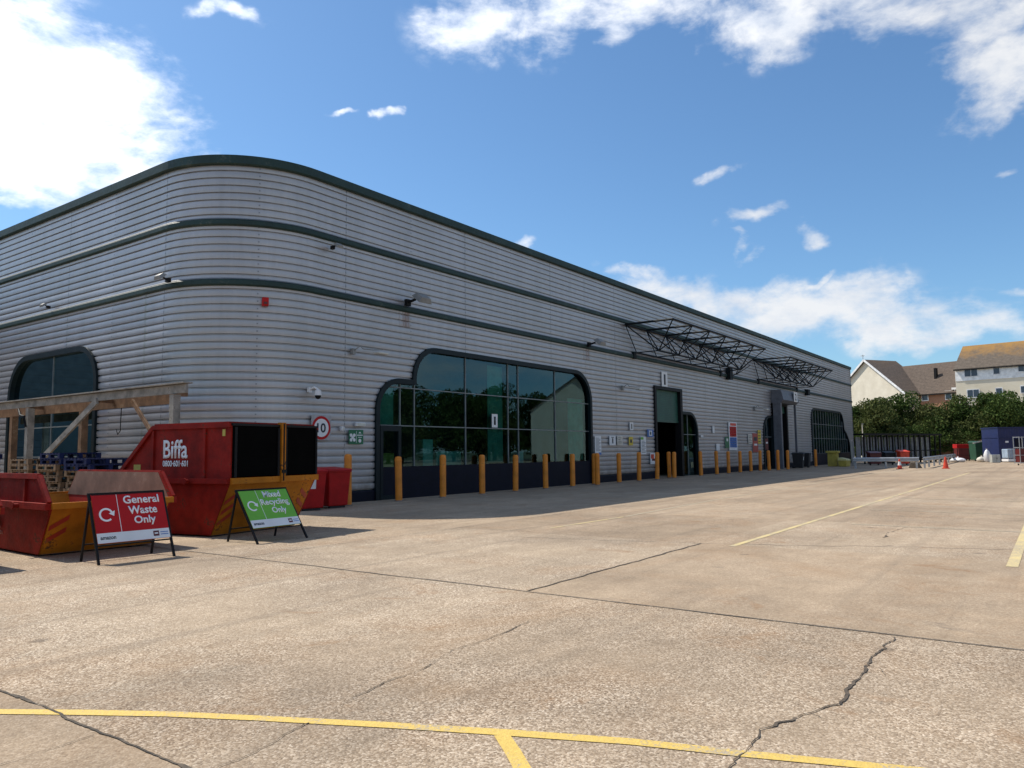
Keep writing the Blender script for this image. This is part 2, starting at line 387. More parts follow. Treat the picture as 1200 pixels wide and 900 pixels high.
def m_leaf(name, a, b, c):
    t = NT(name); g = t.n('ShaderNodeNewGeometry'); 
    cc = t.ramp(g.outputs['Random Per Island'], [(0, a), (.5, b), (1, c)])
    n = t.noise(g.outputs['Position'], .5, 3)
    cc = t.mix(t.ramp(n, [(.35, 0), (.65, .6)]), cc, a)
    t.l(cc, t.b.inputs['Base Color']); t.b.inputs['Roughness'].default_value = .85; t.b.inputs['Specular IOR Level'].default_value = .15
    tl = t.n('ShaderNodeBsdfTranslucent'); t.l(cc, tl.inputs[0]); mx = t.n('ShaderNodeMixShader'); mx.inputs[0].default_value = .22
    t.l(t.b.outputs[0], mx.inputs[1]); t.l(tl.outputs[0], mx.inputs[2]); t.l(mx.outputs[0], t.out.inputs[0]); return t.m
M_LEAF = m_leaf('green_foliage', (.032, .062, .014), (.065, .105, .024), (.12, .16, .04))
M_LEAF2 = m_leaf('dull_foliage', (.042, .060, .016), (.085, .105, .030), (.16, .17, .06))

# ------------------------------------------------------------------ text
def text_mesh(name, s, mat, parent, origin, xd, ud, w, h, bold=0.0, depth=.004, align='LEFT', shear=0.0):
    cu = bpy.data.curves.new(name, 'FONT'); cu.body = s; cu.size = 1; cu.offset = bold; cu.resolution_u = 3; cu.space_line = .95; cu.shear = shear
    cu.align_x = align
    tmp = bpy.data.objects.new('tmp_text', cu); col.objects.link(tmp)
    me = bpy.data.meshes.new_from_object(tmp.evaluated_get(bpy.context.evaluated_depsgraph_get()))
    bpy.data.objects.remove(tmp); bpy.data.curves.remove(cu)
    xs = [v.co.x for v in me.vertices]; ys = [v.co.y for v in me.vertices]
    x0, x1, y0, y1 = min(xs), max(xs), min(ys), max(ys)
    xd = Vector(xd).normalized(); ud = Vector(ud).normalized(); nd = xd.cross(ud)
    bm = bmesh.new(); bm.from_mesh(me)
    r = bmesh.ops.extrude_face_region(bm, geom=bm.faces[:])
    for g in r['geom']:
        if isinstance(g, bmesh.types.BMVert): g.co.z += 1
    o3 = Vector(origin)
    for v in bm.verts:
        a = (v.co.x-x0)/(x1-x0)*w; b = (v.co.y-y0)/(y1-y0)*h
        v.co = o3 + xd*a + ud*b + nd*(depth if v.co.z > .5 else 0)
    bmesh.ops.recalc_face_normals(bm, faces=bm.faces[:])
    bm.to_mesh(me); bm.free(); me.name = name
    me.materials.clear(); me.materials.append(mat)
    o = bpy.data.objects.new(name, me); col.objects.link(o)
    if parent: o.parent = parent
    return o

# ================================================================== SETTING: ground
def strip(name, pts, w, z, mat, jitter=0.0, extra=None):
    """flat painted line / joint along a polyline on the ground; w may be a list"""
    pts = [Vector((p[0], p[1], 0)) for p in pts]; n = len(pts); ws = w if isinstance(w, list) else [w]*n
    L = []; R = []
    for i, p in enumerate(pts):
        d = (pts[min(i+1, n-1)]-pts[max(i-1, 0)]).normalized(); q = Vector((-d.y, d.x, 0))
        ww = ws[i]/2
        L.append(p+q*ww*(1+random.uniform(-jitter, jitter))+Vector((0,0,z))); R.append(p-q*ww*(1+random.uniform(-jitter, jitter))+Vector((0,0,z)))
    mb = MB(); mb.add(L+R, [(i, i+n, i+1+n, i+1) for i in range(n-1)])
    return tag(mb.build(name, mat), kind='structure')

g = MB(); g.add([(-900,-900,-.02),(1800,-900,-.02),(1800,1500,-.02),(-900,1500,-.02)], [(0,1,2,3)])
tag(g.build('ground', M_GRASS), kind='structure')
g = MB(); g.add([(-60,-70,0),(125,-70,0),(125,90,0),(-60,90,0)], [(0,1,2,3)])
tag(g.build('concrete_yard', M_CONC), kind='structure')

def jag(a, b, n, amp):
    """irregular line between two points: octaves of wobble instead of a saw edge"""
    a = Vector((a[0], a[1], 0)); b = Vector((b[0], b[1], 0)); d = (b-a); q = Vector((-d.y, d.x, 0)).normalized(); L = d.length
    ph = [random.uniform(0, 6) for _ in range(5)]; fr = [random.uniform(.8, 1.3)*f for f in (1.3, 3.7, 9, 21, 47)]; am = (1, .8, .55, .35, .3)
    out = []
    for i in range(n+1):
        k = i/n; e = min(1, 8*k, 8*(1-k))
        out.append(a+d*k+q*amp*e*sum(A*math.sin(k*L*f*2+p) for A, f, p in zip(am, fr, ph)))
    return out
def fracture(name, pts, n, amp, w0, w1):
    """hairline break: drifting walk between the surveyed points, width swelling and pinching at random"""
    out = []
    for i in range(len(pts)-1):
        a = Vector((pts[i][0], pts[i][1], 0)); b = Vector((pts[i+1][0], pts[i+1][1], 0)); d = b-a; q = Vector((-d.y, d.x, 0)).normalized()
        k = max(3, int(d.length/.035)); walk = [0]
        for _ in range(k): walk.append(walk[-1]*.86+random.gauss(0, amp*.45))
        for m_ in range(k): out.append(a+d*((m_+random.uniform(-.3, .3)*(m_ > 0))/k)+q*(walk[m_]-walk[k]*m_/k))
    out.append(Vector((pts[-1][0], pts[-1][1], 0)))
    m = len(out); ws = []; cur = 1.0; tgt = 1.0
    for i in range(m):
        if random.random() < .22: tgt = random.choice((.25, .5, .8, 1.1, 1.5, 2.6))
        cur += (tgt-cur)*.45; ws.append(max(.001, (w0+(w1-w0)*i/(m-1))*cur))
    return strip(name, out, ws, .006, M_CRACK, .15)
# joints across the yard (constant X) and along it (constant Y)
strip('slab_joint', jag((6.93, 15.5), (6.88, 1.0), 40, .008)+jag((6.88, 1.0), (6.93, -30), 30, .01), .022, .006, M_JOINT, .3)
fracture('slab_joint', [(2.19, 6.2), (2.20, 5.2), (2.185, 4.4), (2.21, 3.2), (2.2, 0), (2.2, -8)], 14, .008, .015, .015)
strip('slab_joint', jag((11.1, 8.1), (11.85, 4.81), 20, .02)+jag((11.9, 4.7), (13.5, .6), 24, .05), .016, .004, M_JOINT, .4)
strip('slab_joint', jag((13.6, 17), (13.7, 4.6), 20, .02), .01, .004, M_JOINT, .4)
strip('slab_joint', jag((18.6, 17), (18.7, -8), 30, .02), .012, .004, M_JOINT, .4)
strip('slab_joint', jag((6.93, 4.79), (11.85, 4.81), 30, .012), .026, .006, M_CRACK, .4)
strip('slab_joint', jag((11.9, 9.9), (60, 9.9), 40, .02), .012, .004, M_JOINT, .4)
strip('slab_joint', jag((6.93, 9.9), (11.9, 9.9), 20, .012), .014, .004, M_JOINT, .4)
fracture('concrete_crack', [G(*p) for p in [(1048,747),(1030,765),(1018,780),(1000,800),(992,812),(985,826),(950,836),(910,848),(890,860),(875,880),(852,905)]], 4, .020, .011, .007)
fracture('concrete_crack', [G(*p) for p in [(950,836),(962,842),(985,846)]], 4, .01, .004, .001)
fracture('concrete_crack', [G(*p) for p in [(1018,780),(1030,783),(1038,792)]], 4, .01, .004, .001)
fracture('concrete_crack', [G(*p) for p in [(700,705),(670,714),(640,722),(600,738),(575,748),(530,762)]], 5, .014, .0025, .006)
fracture('concrete_crack', [G(*p) for p in [(530,762),(500,782),(450,800),(420,815),(395,830)]], 5, .012, .006, .002)
fracture('concrete_crack', [G(*p) for p in [(362,848),(345,855),(325,868),(300,882),(255,900)]], 5, .012, .007, .003)
fracture('concrete_crack', [G(*p) for p in [(110,862),(60,878),(0,897)]], 6, .008, .005, .003)
fracture('concrete_crack', [G(*p) for p in [(1035,630),(1050,622),(1062,618)]], 4, .03, .02, .01)
# painted lines
strip('yellow_line', [G(*p) for p in [(-80,833),(0,834.5),(100,835.5),(200,837.5),(300,842),(450,850),(600,859.5),(740,870),(865,883),(1060,902),(1300,930)]], .085, .004, M_YLINE, .10)
strip('yellow_line', [G(588, 862), G(600, 880), G(626, 925)], .085, .005, M_YLINE, .03)
strip('yellow_line', [(11.74, 4.27), (30, 4.36), (51.6, 4.50)], .10, .004, M_YLINE2, .03)
strip('yellow_line', [(12.75, 8.26), (15.7, 8.2)], .07, .004, M_YLINE2, .1)
strip('yellow_line', [(15.8, 8.2), (23, 8.6), (47, 8.95), (58, 9.1)], .08, .004, M_YLINE3, .1)
strip('yellow_line', [(11.5, .61), (16, .63), (50, .8)], .13, .004, M_YLINE2, .03)
for xx, ya, yb in ((16.2, 3.5, .7), (20.2, 3.9, .75), (25.1, 4.0, .8), (30.0, 4.0, .8), (35, 4.1, .8), (41, 4.1, .8)):
    strip('yellow_line', [(xx+.15, ya), (xx, yb)], .09, .004, M_YLINE3, .1)

# ================================================================== WAREHOUSE
XC, YC, RC, H = 11.85, 17.9, 3.0, 10.04
XE, YEND = 86.5, 46.0
L1 = YEND-(YC+RC); L2 = RC*PI/2; L3 = XE-(XC+RC)
def path(s, off=0.0):
    """plan position and outward offset along the wall; s runs from the far left end round the corner to the far right end"""
    if s <= L1: return (XC-off, YEND-s)
    if s <= L1+L2:
        a = (s-L1)/RC; r = RC+off
        return (XC+RC-r*math.cos(a), YC+RC-r*math.sin(a))
    return (XC+RC+(s-L1-L2), YC-off)
sX = lambda X: X-(XC+RC)+L1+L2
sY = lambda Y: YEND-Y
ARC = [L1+L2*i/20 for i in range(21)]
def arc_pts(cx, cz, r, a0, a1, n=10): return [(cx+r*math.cos(rad(a0+(a1-a0)*i/n)), cz+r*math.sin(rad(a0+(a1-a0)*i/n))) for i in range(n+1)]
# openings (outline in wall coordinates X or Y, z), open at the ground
W1 = [(17.5, 0)]+arc_pts(18.45, 2.89, .95, 180, 90)+[(19.22, 3.84)]+arc_pts(20.27, 4.0, 1.05, 180, 90)+arc_pts(29.85, 3.75, 1.3, 90, 0)+[(31.15, 0)]
D1 = [(38.1, 0), (38.1, 5.0), (41.8, 5.0), (41.8, 3.6)]+arc_pts(42.85, 2.5, 1.1, 90, 0)+[(43.95, 0)]
D2 = [(56.7, 0)]+arc_pts(58.0, 2.55, 1.3, 180, 90)+[(58.75, 3.85), (58.75, 5.0), (62.75, 5.0), (62.75, 0)]
W3 = [(70.1, 0)]+arc_pts(71.1, 3.95, 1.0, 180, 90)+arc_pts(80.7, 3.55, 1.4, 90, 0, 8)+[(82.25, 3.25), (82.9, 3.0), (83.6, 2.6), (84.2, 2.1), (84.6, 1.5), (84.75, .9), (84.75, 0)]
LW = [(24.65, 0)]+arc_pts(25.75, 3.83, 1.1, 0, 90)[::1]
LW = [(24.65, 0)]+arc_pts(25.75, 3.83, 1.1, 180, 90)+arc_pts(29.55, 3.63, 1.3, 90, 0)+[(30.85, 0)]
def cut(poly, z, conv):
    xs = []
    for (x0, z0), (x1, z1) in zip(poly, poly[1:]):
        if (z0 <= z) != (z1 <= z): xs.append(x0+(x1-x0)*(z-z0)/(z1-z0))
    if len(xs) < 2: return None
    a, b = conv(min(xs)), conv(max(xs)); return (min(a, b), max(a, b))
wh = empty('warehouse', (XC, YC, 0)); wh_inv = Vector((-XC, -YC, 0))
tag(wh, 'long silver ribbed warehouse with a rounded corner and dark green roof edge', 'warehouse')
def wpart(mb, name, mat, parent=None, **k):
    """build a part of the warehouse in world coordinates"""
    mb.v = [(a-XC, b-YC, c) for a, b, c in mb.v]
    return mb.build(name, mat, parent or wh, **k)
clad = MB(); clad.uv = []
PITCHC = .215
prof = []
z = .36
zt = H-.24
while z < zt:
    prof += [(z, -.06), (z+.024, -.06), (z+.034, -.004), (z+.09, .002), (z+.14, .002), (z+.196, -.003), (z+.206, -.055)]
    z += PITCHC
prof.append((zt, -.095))
for (z0, d0), (z1, d1) in zip(prof, prof[1:]):
    zm = (z0+z1)/2
    cuts = sorted([c for c in (cut(W1, zm, sX), cut(D1, zm, sX), cut(D2, zm, sX), cut(W3, zm, sX), cut(LW, zm, sY)) if c])
    iv = []; s0 = 0
    for a, b in cuts: iv.append((s0, a)); s0 = b
    iv.append((s0, L1+L2+L3))
    for a, b in iv:
        br = [a]+[q for q in ARC if a < q < b]+[b]
        n = len(clad.v)
        for q in br:
            for zz, dd in ((z0, d0), (z1, d1)):
                x, y = path(q, dd); clad.v.append((x, y, zz)); clad.uv.append((q, zz))
        for i in range(len(br)-1): clad.f.append((n+2*i, n+2*i+2, n+2*i+3, n+2*i+1))
wpart(clad, 'cladding', M_CLAD)
def sweep(prof, s0, s1, mb):
    br = [s0]+[q for q in ARC if s0 < q < s1]+[s1]; k = len(prof); n = len(mb.v)
    for q in br:
        for dd, zz in prof:
            x, y = path(q, dd); mb.v.append((x, y, zz))
    for i in range(len(br)-1):
        for j in range(k): mb.f.append((n+i*k+j, n+(i+1)*k+j, n+(i+1)*k+(j+1) % k, n+i*k+(j+1) % k))
    mb.f.append(tuple(n+j for j in range(k))); mb.f.append(tuple(n+(len(br)-1)*k+j for j in reversed(range(k))))
SEND = L1+L2+L3
m = MB(); sweep([(-.4, H-.27), (.10, H-.27), (.13, H-.24), (.13, H), (-.4, H)], 0, SEND, m); wpart(m, 'parapet_fascia', M_GREEN)
for zb in (8.10, 6.37):
    m = MB(); sweep([(-.03, zb-.10), (.05, zb-.10), (.085, zb-.06), (.085, zb+.05), (.05, zb+.085), (-.03, zb+.085)], 0, SEND, m); wpart(m, 'trim_band', M_GREEN)
    m = MB(); sweep([(-.03, zb+.088), (.06, zb+.088), (.03, zb+.125), (-.03, zb+.13)], 0, SEND, m); wpart(m, 'drip_flashing', M_FLASH)
m = MB()
for a, b in ((0, sY(30.85)), (sY(24.65), sX(17.5)), (sX(31.15), sX(38.1)), (sX(43.95), sX(56.7)), (sX(62.75), sX(70.1)), (sX(84.75), SEND)):
    m = MB(); sweep([(-.1, 0), (.02, 0), (.02, .30), (-.0, .345), (-.1, .345)], a, b, m); wpart(m, 'plinth', M_NAVY)

# roof deck, end walls, and inner walls added dark so the glass looks dark
m = MB(); m.box(XC+2.2, XE-.06, YC+.45, YEND, H-.75, H-.6); m.box(XC+.45, XC+2.2, YC+3.2, YEND, H-.75, H-.6); wpart(m, 'roof_deck', M_GREYP)
m = MB(); m.box(XE-.05, XE+.02, YC-.02, YEND, 0, H-.28); m.box(XC, XE, YEND, YEND+.06, 0, H-.28); wpart(m, 'rear_wall', M_GREYP)
m = MB(); m.box(XC+3.2, XE-.4, YC+9, YC+9.1, 0, H-.8); m.box(XC+4.6, XC+4.7, YC+.3, YC+9, 0, H-.8); m.box(XC+2.0, XC+2.1, YC+4, YEND, 0, H-.8)
m.box(35.0, 35.1, YC+.3, YC+9, 0, H-.8); m.box(50, 50.1, YC+.3, YC+9, 0, H-.8); m.box(67.6, 67.7, YC+.3, YC+9, 0, H-.8)
m.box(XC+3.2, XE-.4, YC+.3, YC+9, 5.9, 6.0); m.box(XC+.3, XC+2, YC+4, YEND, 5.9, 6.0)
wpart(m, 'added_inner_wall', M_INT)
m = MB()
sweep([(-.30, 0.35), (-.29, .35), (-.29, H-.3), (-.30, H-.3)], sX(31.3), sX(38.0), m); sweep([(-.30, 0.35), (-.29, .35), (-.29, H-.3), (-.30, H-.3)], sX(44.1), sX(56.6), m)
wpart(m, 'wall_lining', M_INT)

def outline_ring(poly, w, y0, y1, place):
    """frame following an opening outline; place(u, z, out) -> world point; w outward width, from out=y0 to out=y1"""
    n = len(poly); mb = MB(); P = []
    cxm = sum(p[0] for p in poly)/n
    for i, (x, z) in enumerate(poly):
        a = Vector(poly[max(i-1, 0)]); b = Vector(poly[min(i+1, n-1)]); c = Vector((x, z))
        d1 = (c-a).normalized() if i > 0 else (b-c).normalized(); d2 = (b-c).normalized() if i < n-1 else d1
        n1 = Vector((-d1.y, d1.x)); n2 = Vector((-d2.y, d2.x)); nn = n1+n2
        nn = nn/max(.35, nn.length_squared/2) if nn.length > .1 else n1
        if i in (0, n-1): nn = n1 if i else n2
        P.append((x, z, nn.x, nn.y))
    for x, z, nx, nz in P:
        ix, iz = x-nx*.03, max(z-nz*.03, 0)
        ox, oz = x+nx*w, max(z+nz*w, 0)
        mb.v += [place(ix, iz, y0), place(ox, oz, y0), place(ox, oz, y1), place(ix, iz, y1)]
    mb.v = [tuple(v) for v in mb.v]
    for i in range(n-1):
        for j in range(4): mb.f.append((i*4+j, i*4+(j+1) % 4, (i+1)*4+(j+1) % 4, (i+1)*4+j))
    return mb
pr = lambda u, z, o: (u, YC-o, z)
pl = lambda u, z, o: (XC-o, u, z)
def glazed(poly, place, xs, zs, zlow, name='window', bars_w=.036, extra=None):
    """frame ring (the part) > glass, mullion bars, transoms, low panel"""
    # the dark low panel and the glass are clipped to the outline by scanlines
    fr = wpart(outline_ring(poly, .14, -.10, .075, place), name+'_frame', M_FRAME)
    def fill(z0, z1, o, mat, nm, step=.06):
        mb = MB(); z = z0
        while z < z1-1e-6:
            zb = min(z+step, z1); c = cut(poly, (z+zb)/2, lambda q: q)
            if c: mb.add([place(c[0], z, o), place(c[1], z, o), place(c[1], zb, o), place(c[0], zb, o)], [(0,1,2,3)])
            z = zb
        mb2 = mb; bm = bmesh.new()
        ob = wpart(mb2, nm, mat, fr)
        return ob
    top = max(p[1] for p in poly)
    fill(zlow, top, -.085, M_GLASS, 'glass', .05)
    if zlow > .05:
        c = cut(poly, zlow/2, lambda q: q); mb = MB()
        a = place(c[0]+.02, 0, -.12); b = place(c[1]-.02, zlow, .0)
        mb.box(min(a[0], b[0]), max(a[0], b[0]), min(a[1], b[1]), max(a[1], b[1]), 0, zlow)
        wpart(mb, 'low_panel', M_NAVY, fr)
    for x in xs:
        # find span in z at this x
        zz = zlow; z = zlow
        while z < top:
            c = cut(poly, z, lambda q: q)
            if c and c[0] < x < c[1]: zz = z
            z += .03
        a = place(x-bars_w/2, zlow, -.10); b = place(x+bars_w/2, zz, -.045); mb = MB()
        mb.box(min(a[0], b[0]), max(a[0], b[0]), min(a[1], b[1]), max(a[1], b[1]), zlow, zz); wpart(mb, 'mullion', M_BARS, fr)
    for zt_ in zs:
        c = cut(poly, zt_, lambda q: q); a = place(c[0], zt_, -.10); b = place(c[1], zt_, -.04); mb = MB()
        mb.box(min(a[0], b[0]), max(a[0], b[0]), min(a[1], b[1]), max(a[1], b[1]), zt_-.018, zt_+.018); wpart(mb, 'transom', M_BARS, fr)
    return fr
f1 = glazed(W1, pr, [18.57, 19.27, 22.04, 24.73, 25.44, 28.23], [2.41, 3.69], 1.05)
f1['label'] = 'big window with a stepped rounded outline over dark panels'
for bx0, bx1, bz0, bz1 in ((17.62, 18.5, 2.42, 3.75), (23.7, 24.68, 1.1, 4.9), (29.7, 31.0, 1.1, 3.9)):
    m = MB(); m.box(bx0, bx1, YC+.3, YC+.32, bz0, bz1); wpart(m, 'teal_blind', M_BLIND, f1)
# glazed personnel door in the near end of the big window
m = MB(); m.box(17.6, 17.72, YC-.03, YC+.06, 0, 2.4); m.box(18.42, 18.55, YC-.03, YC+.06, 0, 2.4); m.box(17.72, 18.42, YC-.03, YC+.06, 2.22, 2.4); m.box(17.72, 18.42, YC-.03, YC+.06, 0, .14)
dr = wpart(m, 'glazed_door', M_FRAME, f1)
D1w = [(41.81, 0), (41.81, 3.6)]+arc_pts(42.85, 2.5, 1.1, 90, 0)+[(43.95, 0)]
f2 = glazed(D1w, pr, [42.75], [2.4], 0.0, 'doorway_window')
f4 = glazed(W3, pr, [70.9+i*.92 for i in range(15)], [1.05, 2.4, 3.69], 1.05, bars_w=.06)
f4['label'] = 'farthest window with many upright bars'
f5 = glazed(LW, pl, [27.75], [1.5, 2.5], .5)
f5['label'] = 'dark rounded window on the short side'
# opening 2 glass on the left part only
D2w = [(56.7, 0)]+arc_pts(58.0, 2.55, 1.3, 180, 90)+[(58.75, 3.85), (58.75, 0)]
f3 = glazed(D2w, pr, [57.7], [2.4], 0.0, 'doorway_window')
# door 1: jambs, half-open green roller shutter, dark interior box
def rollup(x0, x1, ztop, zbot, yoff=.25):
    m = MB(); m.box(x0, x0+.22, YC-.09, YC+.30, 0, ztop+.02); m.box(x1-.30, x1, YC-.09, YC+.30, 0, ztop+.02); m.box(x0+.22, x1-.30, YC-.09, YC+.30, ztop-.16, ztop+.02)
    fr = wpart(m, 'door_frame', M_BLACKMETAL)
    m = MB(); m.box(x0+.22, x1-.30, YC+.10, YC+.14, zbot+.12, ztop-.16); sh = wpart(m, 'roller_shutter', M_SHUTS, fr)
    m = MB(); m.box(x0+.22, x1-.30, YC+.08, YC+.16, zbot, zbot+.117); wpart(m, 'bottom_rail', M_SHUT, fr)
    return fr
rollup(38.1, 41.8, 5.0, 3.05)
rollup(59.3, 62.75, 5.0, 4.3)
# projecting grey portal around the second door
yp = YC-.85
m = MB(); m.add([(58.8,yp+.15,4.98),(62.95,yp+.15,4.98),(62.95,YC-.02,4.98),(58.8,YC-.02,4.98),(58.8,yp-.1,5.2),(62.95,yp-.1,5.2),(62.95,yp+.1,5.98),(58.8,yp+.1,5.98),(62.95,YC-.02,5.98),(58.8,YC-.02,5.98)],
    [(0,1,5,4),(4,5,6,7),(7,6,8,9),(0,3,2,1),(0,4,7,9,3),(1,2,8,6,5)]); por = wpart(m, 'portal_header', M_GREYP)
m = MB(); m.box(58.82, 59.14, yp+.15, YC-.10, 0, 4.975); wpart(m, 'portal_pillar', M_GREYP, por, bevel=.02)
m = MB(); m.box(62.80, 62.92, yp+.15, yp+.30, 0, 4.975); wpart(m, 'portal_pillar', M_GREYP, por)

def plaque(name, label, cat, x, zc, w, h, base, y=YC-.06, parent=None, group=None, backing=True):
    e = empty(name, (x, y, zc-h/2)); tag(e, label, cat, group)
    m = MB(); m.box(-w/2, w/2, -.012, .004, 0, h); m.build('panel', base, e)
    m = MB(); m.box(-w/2+.04, -w/2+.08, .004, .055, .04, h-.04); m.box(w/2-.08, w/2-.04, .004, .055, .04, h-.04); m.each('bracket', M_GALV, e)
    return e
def ptext(e, s, mat, x0, z0, w, h, bold=0.0, name='lettering', dep=.004, off=-.012):
    return text_mesh(name, s, mat, e, (x0, off-.0005, z0), (1,0,0), (0,0,1), w, h, bold, dep)
def prect(e, name, mat, x0, x1, z0, z1, off=-.013, t=.003):
    m = MB(); m.box(x0, x1, off-t, off, z0, z1); return m.build(name, mat, e)
# numbers
e = plaque('door_number_sign', 'white number 1 sign above the green roller door', 'sign', 39.45, 5.42, .75, .86, M_WHITE); ptext(e, '1', M_TEXTDARK, -.10, .14, .22, .58, .01)
e = plaque('door_number_sign', 'white number 2 sign on the grey header of the far doorway', 'sign', 61.9, 5.55, .95, .78, M_WHITE, y=yp-.14); ptext(e, '2', M_TEXTDARK, -.20, .12, .40, .54, .02)
e = plaque('window_number_sign', 'small white number 1 sign stuck on the big window', 'sign', FY(581, 490)[0], FY(581, 493)[1], .36, .52, M_WHITE, y=YC+.06); ptext(e, '1', M_TEXTDARK, -.06, .10, .12, .32, .02)
# speed limit sign
e = plaque('speed_limit_sign', 'round red rimmed speed limit sign reading 10 beside the black skip end', 'road sign', 15.12, 2.27, .74, .74, paint('grey_sign_back', (.35, .34, .34), .5))
m = MB(); m.add([(.35*math.cos(2*PI*k/32), -.014, .37+.35*math.sin(2*PI*k/32)) for k in range(32)], [tuple(range(32))]); m.plate([(.35*math.cos(2*PI*k/32), -.013, .37+.35*math.sin(2*PI*k/32)) for k in range(32)], .004, Vector((0,-1,0))); m.build('red_ring', M_BOARDRED, e)
m = MB(); m.plate([(.27*math.cos(2*PI*k/32), -.0185, .37+.27*math.sin(2*PI*k/32)) for k in range(32)], .003, Vector((0,-1,0))); m.build('white_disc', M_WHITE, e)
ptext(e, '10', M_TEXTDARK, -.17, .23, .33, .28, .02, off=-.0225)
# green safety sign
x0, z0 = FY(407, 520.5); x1, z1 = FY(424, 504)
e = plaque('safety_sign', 'green emergency assembly sign on the wall beside the glazed door', 'sign', (x0+x1)/2, (z0+z1)/2, x1-x0, z1-z0, M_SIGNGREEN)
hw = (x1-x0)/2; hh = z1-z0
prect(e, 'border', M_WHITE, .0, .012, .04, hh-.04)
for (ax, az) in ((-.72, .62), (-.28, .62), (-.5, .47), (-.72, .3), (-.28, .3)):
    m = MB(); m.plate([(ax*hw+.055*math.cos(2*PI*k/14), -.0135, az*hh+.055*math.sin(2*PI*k/14)) for k in range(14)], .003, Vector((0,-1,0))); m.build('figure_mark', M_WHITE, e)
prect(e, 'text_bar', M_WHITE, .1*hw, .9*hw, .60*hh, .66*hh); prect(e, 'text_bar', M_WHITE, .25*hw, .75*hw, .46*hh, .50*hh)
m = MB(); m.plate([(.5*hw+.06*math.cos(2*PI*k/14), -.0135, .24*hh+.06*math.sin(2*PI*k/14)) for k in range(14)], .003, Vector((0,-1,0))); m.build('figure_mark', M_WHITE, e); m = MB(); m.plate([(.3*hw, -.0135, .76*hh), (.7*hw, -.0135, .76*hh), (.5*hw, -.0135, .88*hh)], .003, Vector((0,-1,0))); m.build('figure_mark', M_WHITE, e)
# notices between the window and door 1
def notice(px0, py0, px1, py1, base, label, stripes=(), cat='notice', name='wall_notice'):
    a = FY(px0, py1); b = FY(px1, py0); w = b[0]-a[0]; h = b[1]-a[1]
    e = plaque(name, label, cat, (a[0]+b[0])/2, (a[1]+b[1])/2, w, h, base, group='notices screwed to the ribbed wall')
    for mat, x0, x1, z0, z1 in stripes: prect(e, 'printed_block', mat, (x0-.5)*w, (x1-.5)*w, z0*h, z1*h)
    return e
lines = lambda n, x0=.12, x1=.88, z0=.08, z1=.92: [(M_TEXTDARK, x0, x1-(.2 if i % 3 == 2 else 0), z0+(z1-z0)*i/n+.25*(z1-z0)/n, z0+(z1-z0)*i/n+.55*(z1-z0)/n) for i in range(n)]
notice(696, 511, 702.8, 533, M_WHITE, 'tall white rules notice just right of the big window', lines(12, z0=.2)+[(M_SIGNBLUE, .55, 1, .0, .12)])
notice(713, 511, 719.8, 521.8, M_WHITE, 'white notice with one dark figure, left of the cream one', [(M_TEXTDARK, .42, .6, .2, .75), (M_TEXTDARK, .3, .7, .8, .88)])
notice(722, 511, 728, 521.4, M_SAND, 'cream notice with a printed block beside the white figure notice', lines(4, .2, .8, .15, .9))
notice(735.8, 512, 740.2, 521.8, M_SIGNYEL, 'narrow yellow warning notice on the ribbed wall', [(M_TEXTDARK, .25, .75, .3, .7)])
notice(750, 512, 755.5, 532.5, M_WHITE, 'tall white notice with a green top corner left of the door', lines(9, z1=.8)+[(M_BOARDGREEN, .0, .5, .84, .98)])
notice(757.5, 503.5, 764.2, 512, M_SIGNBLUE, 'blue mandatory notice beside the top of the open door', [(M_WHITE, .25, .75, .15, .85), (M_TEXTDARK, .38, .62, .3, .7)])
notice(736.8, 495, 740.6, 504, M_WHITE, 'small white hooded wall plate above the yellow notice', [(M_LAMPG, .3, .7, .15, .8)])
notice(761, 531, 766.5, 544, M_WHITE, 'scuffed low notice printed in red and orange beside the open door', [(M_CONE, .1, .7, .5, .9), (M_DKRED, .3, .9, .3, .5)])
notice(853.6, 495, 862, 527.8, M_WHITE, 'tall panel of red and blue safety rules right of the arched window', [(M_CONE, .2, .9, .87, .96), (M_BOARDRED, .1, .92, .48, .84), (M_SIGNBLUE, .1, .92, .10, .46)]+[(M_WHITE, .2, .85, .52+.08*i, .535+.08*i) for i in range(4)]+[(M_WHITE, .2, .85, .15+.08*i, .165+.08*i) for i in range(4)])
notice(849, 512, 853.2, 525, M_SIGNGREEN, 'narrow green notice tucked beside the tall red and blue panel', [(M_WHITE, .3, .7, .6, .85)])
notice(876, 509, 880.2, 520, M_SAND, 'pale green edged notice left of the red board', lines(5))
notice(881.5, 508, 886.8, 530, paint('faded_red_board', (.36, .06, .045), .5), 'faded red board between two small pale notices', [(M_WHITE, .25, .8, .35, .45), (M_TEXTDARK, .2, .8, .6, .8)])
notice(887.5, 504, 890.2, 520, M_SIGNYEL, 'narrow pale yellow notice right of the red board', lines(4))
notice(896, 514, 899, 527, M_DKRED, 'dim dark red notice nearest the far doorway', [(M_WHITE, .2, .8, .55, .7)])
notice(834, 499, 836, 507.5, M_WHITE, 'slim white strip plate right of the arched window', [])
notice(838.5, 520, 842, 528, M_WHITE, 'little white plate low on the wall left of the green notice', [])
notice(820, 510, 823, 512.3, M_WHITE, 'tiny white label beside the arched window', [])

